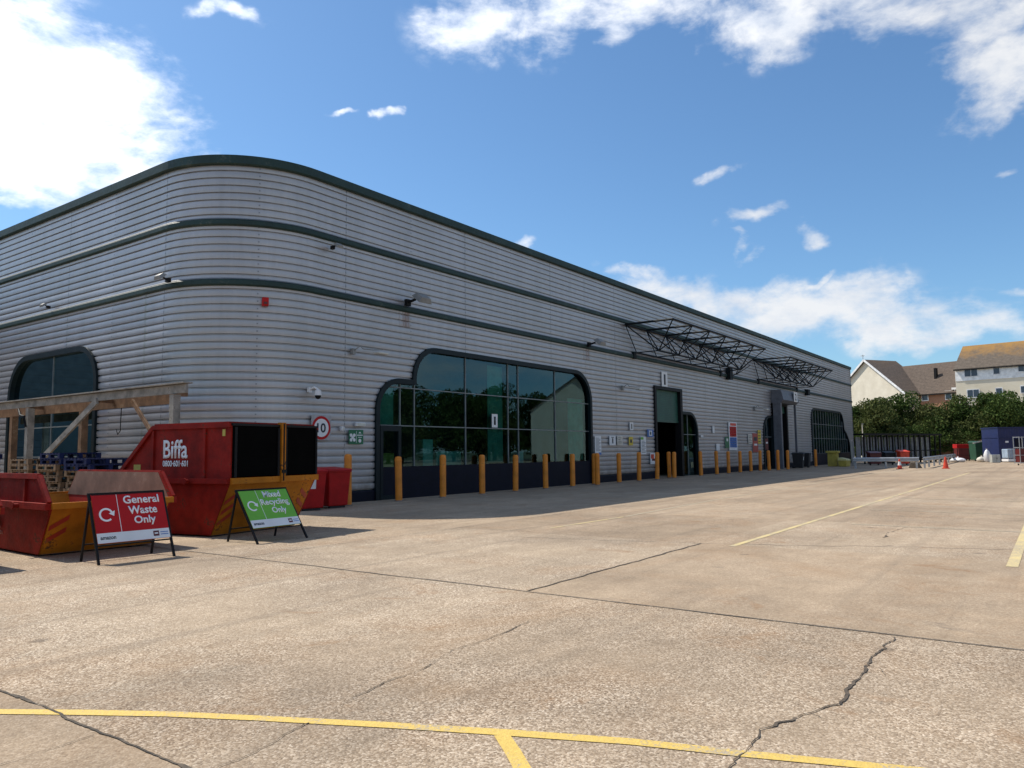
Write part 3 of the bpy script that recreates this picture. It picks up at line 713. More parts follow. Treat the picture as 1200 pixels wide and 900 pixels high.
# ------------------------------------------------------------------ lamps, cameras and alarm box on the wall
def floodlight(x, z, s, label, rz=0, left=False):
    e = empty('floodlight', (x, YC-.09, z) if not left else (XC-.09, x, z), rz); tag(e, label, 'floodlight')
    m = MB(); m.box(-.10*s, .10*s, -.12, .0, -.12*s, .10*s); m.bar((0, -.1, 0), (0, -.42*s, .06), .07*s); m.build('bracket', M_BLACKMETAL, e)
    h = MB(); c = Vector((.12*s, -.62*s, .07*s))
    R = Matrix.Rotation(rad(38), 3, 'X')
    pts = [Vector(p) for p in ((-.32,-.22,-.05),(.32,-.22,-.05),(.32,.22,-.05),(-.32,.22,-.05),(-.22,-.15,.12),(.22,-.15,.12),(.22,.15,.12),(-.22,.15,.12))]
    h.add([c+R@(p*s) for p in pts], [(0,3,2,1),(4,5,6,7),(0,1,5,4),(1,2,6,5),(2,3,7,6),(3,0,4,7)])
    hh = h.build('housing', M_LAMPG, e, bevel=.01)
    l = MB(); l.plate([c+R@(Vector(p)*s) for p in ((-.28,-.18,-.053),(-.28,.18,-.053),(.28,.18,-.053),(.28,-.18,-.053))], .012*s); l.build('lens', M_LENS, hh)
    return e
x, z = FY(474, 355); floodlight(x, z, 1.0, 'grey floodlight on the lower green band over the big window, rust below it')
x, z = FY(687, 404); floodlight(x, z, .95, 'grey floodlight on the lower green band above the wall notices')
x, z = FY(386, 291); floodlight(x, z, .45, 'small dark lamp high on the wall just under the upper green band')
floodlight(FX(205, 331, XC)[0]+.1, 6.48, .55, 'small grey lamp at the start of the rounded corner', -PI/2, True)
floodlight(FX(62, 363, XC)[0], 6.6, .4, 'small black lamp on the lower band of the short side', -PI/2, True)
def wall_arm(px, py, s, label):
    x, z = FY(px, py); e = empty('wall_luminaire', (x, YC-.03, z)); tag(e, label, 'wall light')
    m = MB(); m.box(-.09*s, .09*s, -.10, 0, -.2*s, .1*s); m.build('base', M_LAMPG, e)
    m = MB(); m.tube([(0, -.1, .0), (.15*s, -.25, .22*s), (.28*s, -.3, .05), (.7*s, -.5, .02), (1.15*s, -.62, .08*s)], .025*s, 8); m.build('arm', M_LAMPG, e, smooth=True)
    m = MB(); m.box(.75*s, 1.45*s, -.72, -.45, -.18*s, -.06*s); m.build('lamp_head', M_LENS, e, bevel=.04)
    return e
wall_arm(412, 411, .62, 'grey wall lamp on a bent arm left of the big window')
wall_arm(728, 454, .75, 'grey wall lamp on a bent arm between the window and the roller door')
wall_arm(883, 478, .9, 'grey wall lamp on a bent arm near the far doorway')
# dome camera on the rounded wall
k = ray(361, 462); 
e = empty('dome_camera', (14.72, YC-.02, 3.28)); tag(e, 'white dome security camera on the wall above the speed limit sign', 'security camera')
m = MB(); m.box(-.10, .02, -.08, 0, .02, .16); m.tube([(-.04, -.06, .10), (-.04, -.25, .16), (.02, -.34, .10)], .03, 10); m.build('bracket', M_WHITE, e)
m = MB(); m.lathe([(.03, .10), (.09, .06), (.10, -.06), (.10, -.08)][::-1], (.02, -.34, 0), 16); b = m.build('body', M_WHITE, e)
m = MB(); m.lathe([(.02, -.19), (.06, -.17), (.085, -.12), (.09, -.082)], (.02, -.34, 0), 16); m.build('dome', M_BLACKMETAL, e, smooth=True)
# alarm box on the arc
def arcpt(px, py):
    best = None
    for i in range(200):
        s = L1+L2*i/199; x, y = path(s, .02); k = ray(px, py)
        d = abs(k.x*y-k.y*x)
        if best is None or d < best[0]: t = y/k.y; best = (d, s, CH+k.z*t)
    return best[1], best[2]
s, z = arcpt(311, 354); x, y = path(s, .05); a = (s-L1)/RC
e = empty('alarm_box', (x, y, z), a-PI/2); tag(e, 'small red alarm box high on the rounded corner', 'alarm')
m = MB(); m.box(-.09, .09, -.10, .03, -.13, .12); m.build('housing', M_REDBIN, e, bevel=.02)
m = MB(); m.box(-.05, .05, -.125, -.10, -.08, -.02); m.build('grille', M_DKRED, e)
def small_box(px, py, w, h, label, mat=M_WHITE, name='junction_box', cat='wall box'):
    x, z = FY(px, py); e = empty(name, (x, YC-.01, z)); tag(e, label, cat)
    m = MB(); m.box(-w/2, w/2, -.12, 0, -h/2, h/2); m.build('case', mat, e, bevel=.02)
    m = MB(); m.box(-w/2+.03, w/2-.03, -.128, -.12, -h/2+.02, h/2-.02); m.build('cover', M_LENS, e)
small_box(420, 497.5, .38, .12, 'flat white bulkhead light above the green sign', name='bulkhead_light', cat='wall light')
small_box(399, 502.5, .12, .13, 'small square white box left of the green sign')

# ------------------------------------------------------------------ lattice canopies over the doors
def lattice(x0, x1, n, label):
    e = empty('lattice_canopy', (x0, YC, 6.55)); tag(e, label, 'steel canopy', 'steel lattice canopies over the doorways')
    L = x1-x0; zt_, zb_ = 1.37, .04; yw = -.09; yo = -2.7; yl = -1.35
    ch = MB(); ch.tube([(0, yw, zt_), (L, yw, zt_)], .05, 6); ch.tube([(0, yo, zt_), (L-.2, yo, zt_)], .05, 6); ch.tube([(1.0, yl, zb_), (L-1.2, yl, zb_)], .05, 6); ch.tube([(1.0, yw, zb_), (L-1.2, yw, zb_)], .045, 6)
    ch.each('chord', M_TRUSS, e)
    cr = MB()
    for i in range(n+1):
        x = L*i/n; cr.tube([(x, yw, zt_), (min(x, L-.2), yo, zt_)], .058, 6)
    cr.each('cross_bar', M_TRUSS, e)
    br = MB()
    for i in range(n):
        xa = L*i/n; xb = L*(i+1)/n; xm = min(max((xa+xb)/2, 1.0), L-1.2)
        for yy in (yw, yo):
            br.tube([(xa, yy, zt_), (xm, yl, zb_)], .034, 6); br.tube([(min(xb, L-.2), yy, zt_), (xm, yl, zb_)], .034, 6)
        br.tube([(xm, yw, zb_), (xm, yl, zb_)], .03, 6)
        br.tube([(xa, yw, zt_), (xm, yw, zb_)], .026, 6)
    br.each('brace', M_TRUSS, e)
    ft = MB()
    for xx in (1.0, L-1.2): ft.box(xx-.15, xx+.15, yw-.03, .04, zb_-.35, zb_+.02)
    ft.each('wall_foot', M_TRUSS, e)
    return e
c1 = lattice(34.8, 49.4, 6, 'near black steel lattice canopy above the green roller door')
m = MB()
for q in range(3):
    m.tube([(14.6+.1*q, -.1, .9), (14.9+.3*q, -.6-.15*q, 1.0), (15.5+.25*q, -.75-.2*q, .55), (15.2+.1*q, -.4, -.05), (14.8, -.12, -.2)], .028, 6)
m.box(14.5, 15.0, -.30, .0, -.42, .35); m.build('cable_bracket', M_TRUSS, c1)
c2 = lattice(54.8, 67.0, 6, 'far black steel lattice canopy above the grey portal')
m = MB(); m.box(13.6, 14.2, -.3, 0, -.45, .05); m.build('cable_bracket', M_TRUSS, c2)

# ------------------------------------------------------------------ bollards
def bollard():
    e = empty('bollard', (0, 0, 0))
    m = MB(); m.lathe([(.108, .0), (.108, 1.24), (.112, 1.245), (.112, 1.30), (.108, 1.305), (.104, 1.36), (.085, 1.39), (.04, 1.405)], n=20); m.build('sleeve', M_BOL, e, smooth=False)
    m = MB(); m.lathe([(.15, .0), (.15, .012), (.116, .03)], n=16); m.build('footing', paint('grey_mortar_collar', (.20, .17, .14), .9), e)
    return e
bx = [(408, 16.95, 'orange bollard right behind the two red wheelie bins'),
      (467.5, 17.0, 'orange bollard in front of the glazed personnel door'),
      (519, 17.0, 'orange bollard before the big window, one past the glazed door'),
      (565, 17.0, 'orange bollard before the left half of the big window, left of the 1 sign'),
      (604, 17.0, 'orange bollard before the big window just right of its 1 sign'),
      (639.4, 17.0, 'orange bollard before the right half of the big window'),
      (671, 17.0, 'orange bollard before the rounded right end of the big window'),
      (696.5, 17.25, 'orange bollard below the tall white rules notice, the left of a close pair'),
      (700.2, 16.7, 'orange bollard in front of its twin below the tall white rules notice'),
      (725.7, 17.0, 'orange bollard under the cream wall notice'),
      (749, 17.0, 'orange bollard under the tall notice with a green corner'),
      (770.2, 17.0, 'orange bollard at the left jamb of the open roller door'),
      (784.6, 17.35, 'thin looking orange bollard set back inside the roller doorway'),
      (790.4, 17.0, 'orange bollard at the right side of the open roller door'),
      (821.8, 17.0, 'orange bollard just right of the arched window by the roller door'),
      (840.5, 17.0, 'orange bollard under the little white plate'),
      (854.3, 17.0, 'orange bollard under the narrow green notice'),
      (868, 17.0, 'orange bollard right of the tall red and blue rules panel'),
      (880.5, 17.0, 'orange bollard under the pale notice left of the red board'),
      (891.5, 17.0, 'orange bollard just right of the faded red board'),
      (902, 16.6, 'orange bollard at the left foot of the grey portal'),
      (912.6, 16.2, 'orange bollard in front of the grey portal opening, left one'),
      (924, 16.2, 'orange bollard in front of the grey portal opening, right one'),
      (957, 16.6, 'lone orange bollard before the farthest window')]
bol0 = bollard()
for i, (px, yy, lab) in enumerate(bx):
    b = bol0 if i == 0 else copy_tree(bol0)
    k = ray(px, 560); b.location = (k.x*yy/k.y, yy, 0); b.rotation_euler = (rad(random.uniform(-1.4, 1.4)), rad(random.uniform(-1.4, 1.4)), random.uniform(0, 6))
    tag(b, lab, 'bollard', 'orange bollards along the warehouse wall')
    sc = {0: 1.06}.get(i, random.uniform(.985, 1.02)); b.scale = (1, 1, sc)

# ------------------------------------------------------------------ wheelie bins
def wheelie(mat, lid, lab, loc, rz, s=1.0, wlabel=True, cat='wheelie bin', name='wheelie_bin'):
    e = empty(name, loc, rz); e.scale = (s, s, s); tag(e, lab, cat)
    m = MB(); m.add([(-.31,-.31,.06),(.31,-.31,.06),(.31,.28,.06),(-.31,.28,.06),(-.36,-.38,1.0),(.36,-.38,1.0),(.36,.36,1.0),(-.36,.36,1.0)],
        [(0,3,2,1),(4,5,6,7),(0,1,5,4),(1,2,6,5),(2,3,7,6),(3,0,4,7)])
    m.build('body', mat, e, bevel=.03)
    m = MB(); m.box(-.375, .375, -.395, .375, .955, 1.002); m.build('rim', mat, e, bevel=.01)
    m = MB(); m.add([(-.39,-.43,1.003),(.39,-.43,1.003),(.39,.36,1.003),(-.39,.36,1.003),(-.36,-.38,1.05),(.36,-.38,1.05),(.34,.34,1.10),(-.34,.34,1.10)],
        [(0,3,2,1),(4,5,6,7),(0,1,5,4),(1,2,6,5),(2,3,7,6),(3,0,4,7)]); m.build('lid', lid, e, bevel=.015)
    m = MB(); m.tube([(-.34,.42,1.02),(.34,.42,1.02)], .018, 8); m.tube([(-.28,.36,.98),(-.28,.42,1.02)], .016, 6); m.tube([(.28,.36,.98),(.28,.42,1.02)], .016, 6); m.build('handle', mat, e)
    for sx in (-1, 1):
        m = MB(); m.tube([(sx*.27,.30,.10),(sx*.34,.30,.10)], .10, 16); m.build('wheel', M_BLACK, e)
    m = MB(); m.box(-.25, .25, -.262, -.2, 0, .075); m.build('foot', M_BLACK, e)
    if wlabel:
        m = MB(); m.plate([(-.12,-.350,.56),(.06,-.350,.56),(.06,-.369,.80),(-.12,-.369,.80)], .004); m.build('sticker', M_WHITE, e)
    return e
wheelie(M_REDBIN, M_REDBIN, 'red wheelie bin with a white sticker between the skip and its twin', (13.62, 16.6, 0), rad(-12), 1.03)
wheelie(M_REDBIN, M_REDBIN, 'red wheelie bin standing against the first orange bollard', (14.60, 16.75, 0), rad(-5), 1.03, False)

# ------------------------------------------------------------------ skips
def skip(open_top, loc, rz, W, L, zr, zt_, lab):
    """local x across the end (0..W), y back along the side (0..L); origin is the near end corner at the rim"""
    e = empty('skip', loc, rz); tag(e, lab, 'skip')
    ib, ia = .52, .05      # inset of the base: end and side
    T = .03
    for a0, a1, sgn in ((0, ia, 1), (W, W-ia, -1)):
        m = MB()
        m.plate([(a1, ib, .03), (a1, L-ib, .03), (a0, L, zr), (a0, 0, zr)], T*sgn, Vector((1, 0, 0)))
        lo = m.build('lower_side', M_RED, e)
        m = MB()
        if open_top: P = [(a0, .0, zr), (a0, L, zr), (a0, L-.40, zt_), (a0, .40, zt_)]
        else: P = [(a0, .0, zr), (a0, L, zr), (a0, 2.05, zt_), (a0, .0, zt_)]
        m.plate(P, T*sgn, Vector((1, 0, 0))); up = m.build('side_panel', M_RED, e)
        if open_top:
            m = MB(); m.plate([(p[0]+sgn*(T+.003), p[1]+(0.02 if p[1] < 1 else -.02), p[2]-.01) for p in P], .006*sgn, Vector((1, 0, 0))); m.build('rusty_lining', M_RUST, up)
        # ribs and rails on the outside
        m = MB(); o = -.05*sgn
        y1 = L-.40 if open_top else 2.05; y0 = .40 if open_top else 0
        m.box(min(a0+o, a0), max(a0+o, a0), y0, y1, zt_-.06, zt_+.02)
        m.bar((a0+o/2, L-.02, zr+.04), (a0+o/2, y1, zt_-.02), .05, .07)
        if open_top: m.bar((a0+o/2, .02, zr+.04), (a0+o/2, y0, zt_-.02), .05, .07)
        m.build('top_rail', M_RED, up)
        m = MB(); m.box(min(a0+o*1.6, a0), max(a0+o*1.6, a0), 0.0, L, zr-.06, zr+.035); m.build('rim_rail', M_RED, lo)
        ribs = MB()
        for yy in ((.9, 2.1, L-.9) if open_top else (.62, 2.02)):
            ribs.box(min(a0+o*.7, a0), max(a0+o*.7, a0), yy, yy+.06, zr+.04, zt_-.065)
        ribs.each('rib', M_RED, up)
        lug = MB()
        for yy in (1.0, L-1.0): lug.tube([(a0-.16*sgn, yy, zr-.02), (a0, yy, zr-.02)], .035, 12); lug.tube([(a0-.17*sgn, yy, zr-.02), (a0-.15*sgn, yy, zr-.02)], .06, 12)
        lug.build('lifting_lug', M_RED, lo)
    # ends
    for y0, y1, sgn in ((0, ib, 1), (L, L-ib, -1)):
        m = MB(); m.plate([(ia+.003, y1, .03), (W-ia-.003, y1, .03), (W-.032, y0, zr), (.032, y0, zr)], .03*sgn, Vector((0, 1, 0)))
        en = m.build('end_panel', M_YEL, e)
        m = MB(); m.box(.0, W, min(y0-.06*sgn, y0+.01), max(y0-.06*sgn, y0+.01), zr-.07 if not open_top else zr-.05, zr+.04)
        m.build('end_rail', M_YEL, en)
        # hazard chevrons on the lower corners
        for cx, d in ((0, 1), (W, -1)):
            m = MB()
            for i in range(4 if open_top else 5):
                zA = .20+i*.19
                def Q(a, zz):
                    k = (zz-.03)/(zr-.03); yy = y1+(y0-y1)*k; return Vector((cx+d*(a+ia*(1-k)), yy-.004*sgn, zz))
                q = [Q(.05, zA), Q(.30, zA+.16), Q(.30, zA+.24), Q(.05, zA+.08)]
                if zA+.24 < zr-.06: m.plate(q, -.004*sgn, Vector((0, 1, 0)))
            m.build('hazard_stripe', M_HAZ, en)
    m = MB(); m.box(ia+.03, W-ia-.03, ib, L-ib, .025, .05); m.build('floor_plate', M_RUST, e)
    m = MB(); m.box(.25, .40, ib, L-ib, 0, .024); m.box(W-.40, W-.25, ib, L-ib, 0, .024); m.each('skid', M_BLACKMETAL, e)
    if not open_top:
        m = MB(); m.box(.0, W, 0.06, 2.05, zt_+.021, zt_+.05); m.build('lid', M_RED, e)
        m = MB(); m.plate([(.03, L-.02, zr), (W-.03, L-.02, zr), (W-.03, 2.05, zt_), (.03, 2.05, zt_)], .02); m.build('sloping_back', M_BLACK, e)
        cx = W*.545
        for a, b in ((.03, cx-.06), (cx+.06, W-.03)):
            m = MB(); m.box(a, b, -.03, .02, zr+.06, zt_-.03); dd = m.build('end_curtain', M_BLACKSL, e)
            m = MB(); m.tube([(a+.04, -.05, zr+.05), (a+.04, -.05, zt_-.05)], .025, 8); m.tube([(b-.04, -.05, zr+.05), (b-.04, -.05, zt_-.05)], .025, 8); m.each('edge_chain', M_BLACKMETAL, dd)
        m = MB(); m.box(cx-.055, cx+.055, -.09, .03, zr-.08, zt_+.06); m.build('centre_post', M_YEL, e)
        m = MB(); m.box(cx-.015, cx+.015, -.10, -.09, zr-.05, zt_+.04); m.box(cx-.05, cx+.05, -.11, -.09, zr+.1, zr+.16); m.build('locking_rod', M_BLACKMETAL, e)
        m = MB(); m.box(.0, W, -.04, .05, zt_-.025, zt_+.018); m.build('end_top_rail', M_BLACKMETAL, e)
    return e
rz1 = rad(9)
k1 = skip(False, (8.33, 12.28, 0), rz1, 2.30, 3.1, 1.04, 2.06, 'tall enclosed red skip with a yellow end, black curtains and white lettering')
def on_skip(loc, rz, px, py, off=0.0):
    n = Vector((math.cos(rz), math.sin(rz), 0)); k = ray(px, py); p0 = Vector((loc[0], loc[1], CH)); t = (p0.dot(n)-CH*n.z+off)/k.dot(n)
    p = k*t; p.z += CH; d = p-Vector((loc[0], loc[1], 0)); return (-d.x*math.sin(rz)+d.y*math.cos(rz), p.z)
l1 = (8.33, 12.28)
a = on_skip(l1, rz1, 191.5, 537.5); b = on_skip(l1, rz1, 220.5, 515)
text_mesh('lettering', 'Biffa', M_TEXT, k1, (-.006, a[0], a[1]), (0,-1,0), (0,0,1), a[0]-b[0], b[1]-a[1], .018, .004)
a2 = on_skip(l1, rz1, 191, 547); b2 = on_skip(l1, rz1, 220.5, 539.5)
text_mesh('lettering', '0800·601·601', M_TEXT, k1, (-.006, a2[0], a2[1]), (0,-1,0), (0,0,1), a2[0]-b2[0], b2[1]-a2[1], .02, .004)
for (px0, py0, px1, py1) in ((157, 544.5, 165, 551.5), (261, 503, 264.5, 511)):
    a = on_skip(l1, rz1, px0, py1); b = on_skip(l1, rz1, px1, py0)
    m = MB(); m.box(-.008, -.001, b[0], a[0], a[1], b[1]); m.build('sticker', M_YBOX, k1)
skip(True, (2.62, 11.85, 0), rad(1), 1.85, 3.9, .78, 1.23, 'open red skip just outside the left edge, its shadow on the concrete')
rz2 = rad(-2); l2 = (5.26, 12.15)
k2 = skip(True, (*l2, 0), rz2, 1.85, 3.9, .78, 1.23, 'open red skip with a yellow end and rusty inside behind the red sign')
a = on_skip(l2, rz2, -19, 622); b = on_skip(l2, rz2, 14, 597)
text_mesh('lettering', 'Biffa', M_TEXTFADED, k2, (-.03+.05*.55, a[0], .36), (0,-1,0), (-.07,0,1), .72, .24, .018, .004)
text_mesh('lettering', '0800·601·601', M_TEXTFADED, k2, (.033, a[0], .26), (0,-1,0), (-.07,0,1), .72, .07, .01, .004)

# ------------------------------------------------------------------ A-frame signs
def aframe(p0, p1, top, lab, face, words, align):
    """p0,p1: front feet on the ground; top: backward lean at the board top"""
    p0 = Vector((p0.x, p0.y, 0)); p1 = Vector((p1.x, p1.y, 0)); d = p1-p0; W = d.length; rz = math.atan2(d.y, d.x)
    e = empty('a_frame_sign', p0, rz); tag(e, lab, 'a-frame sign')
    ht, lean, zb = top; U = Vector((0, lean, ht)); 
    P = lambda a, k, o=0.0: Vector((a, 0, 0))+U*k+Vector((0, -ht, lean)).normalized()*o     # a across, k up the board (0..1), o out of the face
    kb = zb/ht
    m = MB(); m.bar(P(-.01, 0), P(-.01, 1.0), .03); m.bar(P(W+.01, 0), P(W+.01, 1.0), .03); m.bar(P(-.02, 1.0), P(W+.02, 1.0), .035); m.bar(P(0, kb-.02), P(W, kb-.02), .02)
    m.build('front_frame', M_BLACKMETAL, e)
    m = MB(); b = Vector((0, lean+.42, 0))
    m.bar(P(.02, 1.0), P(.02, 0)+Vector((0, lean*1.0+.22, 0)), .028); m.bar(P(W-.02, 1.0), P(W-.02, 0)+Vector((0, lean*1.0+.22, 0)), .028); m.bar(Vector((.02, lean+.165, .25*ht)), Vector((W-.02, lean+.165, .25*ht)), .02)
    m.build('rear_frame', M_BLACKMETAL, e)
    def quad(a0, a1, k0, k1, o, t, mat, nm, par):
        m = MB(); m.plate([P(a0, k0, o), P(a1, k0, o), P(a1, k1, o), P(a0, k1, o)], t, Vector((0, -ht, lean)).normalized()); return m.build(nm, mat, par)
    bd = quad(.01, W-.01, kb, .985, .0165, .008, face, 'board', e)
    h = 1-kb; ks = kb+h*.20
    quad(.01, W-.01, kb+.003, ks, .0248, .002, M_WHITE, 'footer_strip', bd)
    quad(W*.335, W*.342, ks, .98, .0248, .002, M_TEXT, 'divider', bd)
    quad(.012, W-.012, .972, .983, .0248, .003, M_BLACKMETAL, 'edge_trim', bd)
    ud = U.normalized(); L = U.length
    # circular arrow
    m = MB(); c = P(W*.17, kb+h*.56, .0252); R = W*.095; r = W*.070; xd = Vector((1, 0, 0)); n = Vector((0, -ht, lean)).normalized()
    ang = [rad(-50-(i*285/24)) for i in range(25)]
    out = [c+(xd*math.cos(q)+ud*math.sin(q))*R for q in ang]; inn = [c+(xd*math.cos(q)+ud*math.sin(q))*r for q in ang]
    for i in range(24): m.plate([out[i+1], out[i], inn[i], inn[i+1]], .003, n)
    q = ang[-1]; cc = c+(xd*math.cos(q)+ud*math.sin(q))*(R+r)/2; rr = (xd*math.cos(q)+ud*math.sin(q)); tt = (xd*math.sin(q)-ud*math.cos(q))
    m.plate([cc+rr*W*.045, cc-rr*W*.045, cc+tt*W*.062], .0035, n)
    m.build('recycling_arrow', M_TEXT, bd)
    kh = (1-ks)
    for i, (wd, ax, ww) in enumerate(words):
        o = P(W*ax, ks+kh*(.70-.275*i)-(.03 if 'y' in wd else 0)*kh, .0252); hh = kh*L*(.21 if 'y' not in wd else .255)
        text_mesh('lettering', wd, M_TEXT, bd, o, xd, ud, W*ww, hh, .022, .003)
    text_mesh('footer_lettering', 'amazon', M_TEXTDARK, bd, P(W*.05, kb+h*.07, .0272), xd, ud, W*.20, h*L*.055, .02, .002)
    lg = quad(W*.76, W*.84, kb+h*.055, kb+h*.16, .0272, .002, M_DKRED, 'logo_block', bd); quad(W*.775, W*.825, kb+h*.095, kb+h*.125, .0295, .001, M_WHITE, 'logo_bar', bd)
    for j in range(2): quad(W*.86, W*.97, kb+h*(.075+.045*j), kb+h*(.09+.045*j), .0272, .001, M_SIGNBLUE, 'footer_print', bd)
    return e
aframe(G(116.7, 662.4), G(203.5, 652), (.96, .40, .27), 'red sign reading General Waste Only standing before the open skip', M_BOARDRED,
       [('General', .42, .50), ('Waste', .47, .40), ('Only', .53, .30)], 'C')
aframe(G(302.8, 638), G(359.4, 630.5), (.88, .60, .24), 'green sign reading Mixed Recycling Only standing before the enclosed skip', M_BOARDGREEN,
       [('Mixed', .46, .36), ('Recycling', .36, .58), ('Only', .52, .30)], 'C')

# ------------------------------------------------------------------ timber lean-to frame by the short side
e = empty('timber_frame', (10.15, 17.2, 0)); tag(e, 'open timber rack frame of grey and brown beams beside the short side', 'timber frame')
def tl(m, name, mat): m.v = [(a-10.15, b-17.2, c) for a, b, c in m.v]; return m.build(name, mat, e)
m = MB(); m.bar((10.15, 16.75, 3.08), (10.15, 33.5, 3.10), .07, .20); tl(m, 'front_beam', M_WOODG)
m = MB(); m.bar((10.60, 17.95, 2.93), (10.60, 33.5, 2.93), .07, .26); tl(m, 'rear_beam', M_WOODB)
m = MB(); m.box(10.02, 10.28, 16.72, 33.6, 3.203, 3.235); tl(m, 'cap_board', M_WOODG)
for yy in (17.25, 25.05, 32.4):
    m = MB(); m.box(10.06, 10.24, yy-.09, yy+.09, 0, 2.955); tl(m, 'post', M_WOODG)
for yy in (22.7, 27.3):
    m = MB(); m.box(10.51, 10.69, yy-.09, yy+.09, 0, 2.80); tl(m, 'rear_post', M_WOODB)
m = MB(); m.bar((10.09, 20.9, 2.98), (10.09, 24.2, 1.35), .06, .17); tl(m, 'brace', M_WOODG)
m = MB(); m.bar((10.4, 19.7, 2.95), (10.4, 18.6, 2.0), .06, .10); tl(m, 'brace', M_WOODB)
for yy in (17.4, 21.0, 25.2, 29.4):
    m = MB(); m.bar((10.19, yy, 3.0), (10.56, yy, 3.0), .05, .12); tl(m, 'joist', M_WOODB)
m = MB(); m.tube([(10.05, 25.6, 2.95), (10.0, 25.35, 2.75), (10.0, 25.1, 2.72), (10.02, 25.0, 2.4)], .035, 8); tl(m, 'iron_hook', M_BLACKMETAL)
m = MB(); m.tube([(10.9, 21.2, 2.9), (10.9, 21.22, 2.2), (10.9, 21.35, 2.1), (10.9, 21.45, 2.25)], .012, 6); tl(m, 'hanging_wire', M_BLACKMETAL)

# ------------------------------------------------------------------ pallets
def pallet(mat, plastic=False):
    e = empty('pallet', (0, 0, 0))
    d = MB()
    for i in range(7): x = -.6+i*.183; d.box(x, x+.10, -.5, .5, .122, .144)
    d.build('top_boards', mat, e)
    for y in (-.5, -.05, .4):
        b = MB(); b.add([(x, yy, z) for yy in (y, y+.10) for x, z in ((-.6,0),(.6,0),(.6,.121),(-.6,.121),(-.6,.02),(-.48,.02),(-.48,.10),(-.6,.10))], [])
        b = MB(); b.box(-.6, .6, y, y+.10, 0, .022)
        for x in (-.6, -.06, .48): b.box(x, x+.12, y+.001, y+.099, .0215, .1005)
        b.box(-.6, .6, y, y+.10, .10, .1215); b.build('runner', mat, e)
    return e
P0 = pallet(M_PALLET); PB = pallet(M_BLUEP)
ordn = ['topmost', 'second', 'third', 'fourth', 'fifth', 'sixth', 'seventh', 'eighth', 'ninth', 'tenth', 'eleventh', 'twelfth', 'thirteenth', 'fourteenth', 'fifteenth', 'sixteenth', 'seventeenth', 'eighteenth', 'nineteenth', 'twentieth', 'twenty-first']
used0 = usedB = False
stacks = [(9.35, 22.3, 10, 0, 'the stack left of the brace'), (9.40, 20.85, 11, 2, 'the stack right of the brace'),
          (9.45, 19.4, 10, 2, 'the stack hard behind the enclosed skip'), (8.9, 25.6, 11, 2, 'the stack left of the timber post')]
for X, Y, n, nb, where in stacks:
    for i in range(n):
        blue = i >= n-nb
        if blue:
            o = copy_tree(PB) if usedB else PB; usedB = True
        else:
            o = copy_tree(P0) if used0 else P0; used0 = True
        o.location = (X+random.uniform(-.05, .05), Y+random.uniform(-.06, .06), i*.1455)
        o.rotation_euler = (0, 0, rad(90+random.uniform(-3, 3)))
        pos = ordn[n-1-i]
        tag(o, ('blue plastic pallet, ' if blue else 'wooden pallet, ')+pos+('' if pos == 'topmost' else ' from the top')+' of '+where, 'pallet', 'pallets stacked under the timber frame')

# ------------------------------------------------------------------ things seen through the big window
def crate_stack(x, y, w, d, h, mat, lab, name, cat):
    e = empty(name, (x, y, 0)); tag(e, lab, cat)
    m = MB(); m.box(-w/2, w/2, -d/2, d/2, .15, h); m.build('load', mat, e, bevel=.03)
    m = MB(); 
    for yy in (-d/2, -.05, d/2-.1): m.box(-w/2, w/2, yy, yy+.1, 0, .14)
    m.build('base', M_PALLET, e)
    return e
crate_stack(21.3, 19.4, .55, .5, 2.0, M_TEAL, 'tall teal wrapped roll behind the big window glass', 'wrapped_roll', 'wrapped goods')
crate_stack(22.9, 19.9, 1.5, .8, 1.55, M_TEAL, 'pale wide wrapped load behind the big window glass', 'wrapped_load', 'wrapped goods')
crate_stack(20.0, 20.3, .7, .7, 1.5, M_YBOX, 'yellow load behind the glass beside the glazed door', 'yellow_load', 'wrapped goods')
crate_stack(27.2, 19.3, .45, .4, 1.5, M_WHITE, 'small white carton load behind the right half of the window', 'carton_load', 'wrapped goods')
crate_stack(18.3, 19.2, .6, .4, 1.2, M_TEAL, 'pale stacked boxes seen through the glazed door', 'boxed_load', 'wrapped goods')

# ------------------------------------------------------------------ far end of the yard
# black bins by the portal, yellow boxes
def grit(loc, s, lab, low=False):
    e = empty('grit_bin' if low else 'yellow_bin', loc); tag(e, lab, 'storage bin'); e.scale = (s, s, s)
    if low:
        m = MB(); m.add([(-.9,-.35,.0),(.9,-.35,.0),(.9,.35,.0),(-.9,.35,.0),(-1.0,-.42,.62),(1.0,-.42,.62),(1.0,.42,.62),(-1.0,.42,.62)], [(0,3,2,1),(4,5,6,7),(0,1,5,4),(1,2,6,5),(2,3,7,6),(3,0,4,7)]); m.build('body', M_YBOX, e, bevel=.05)
        m = MB(); m.add([(-1.04,-.46,.625),(1.04,-.46,.625),(1.04,.46,.625),(-1.04,.46,.625),(-.95,-.36,.78),(.95,-.36,.78),(.95,.40,.95),(-.95,.40,.95)], [(0,3,2,1),(4,5,6,7),(0,1,5,4),(1,2,6,5),(2,3,7,6),(3,0,4,7)]); m.build('lid', paint('faded_yellow_lid', (.50, .44, .16), .5), e, bevel=.04)
    else:
        m = MB(); m.box(-.35, .35, -.35, .35, .0, 1.05); m.build('body', M_YBOX, e, bevel=.03)
        m = MB(); m.box(-.45, .45, -.45, .45, 1.055, 1.22); m.build('lid', M_YBOX, e, bevel=.03)
    return e
p = G(977, 549.5); k = ray(977, 550); grit((k.x/k.y*15.6, 15.6, 0), 1.05, 'upright yellow bin before the farthest window')
k = ray(990, 550); grit((k.x/k.y*14.6, 14.6, 0), .78, 'low yellow grit bin at the start of the crash barrier', True)
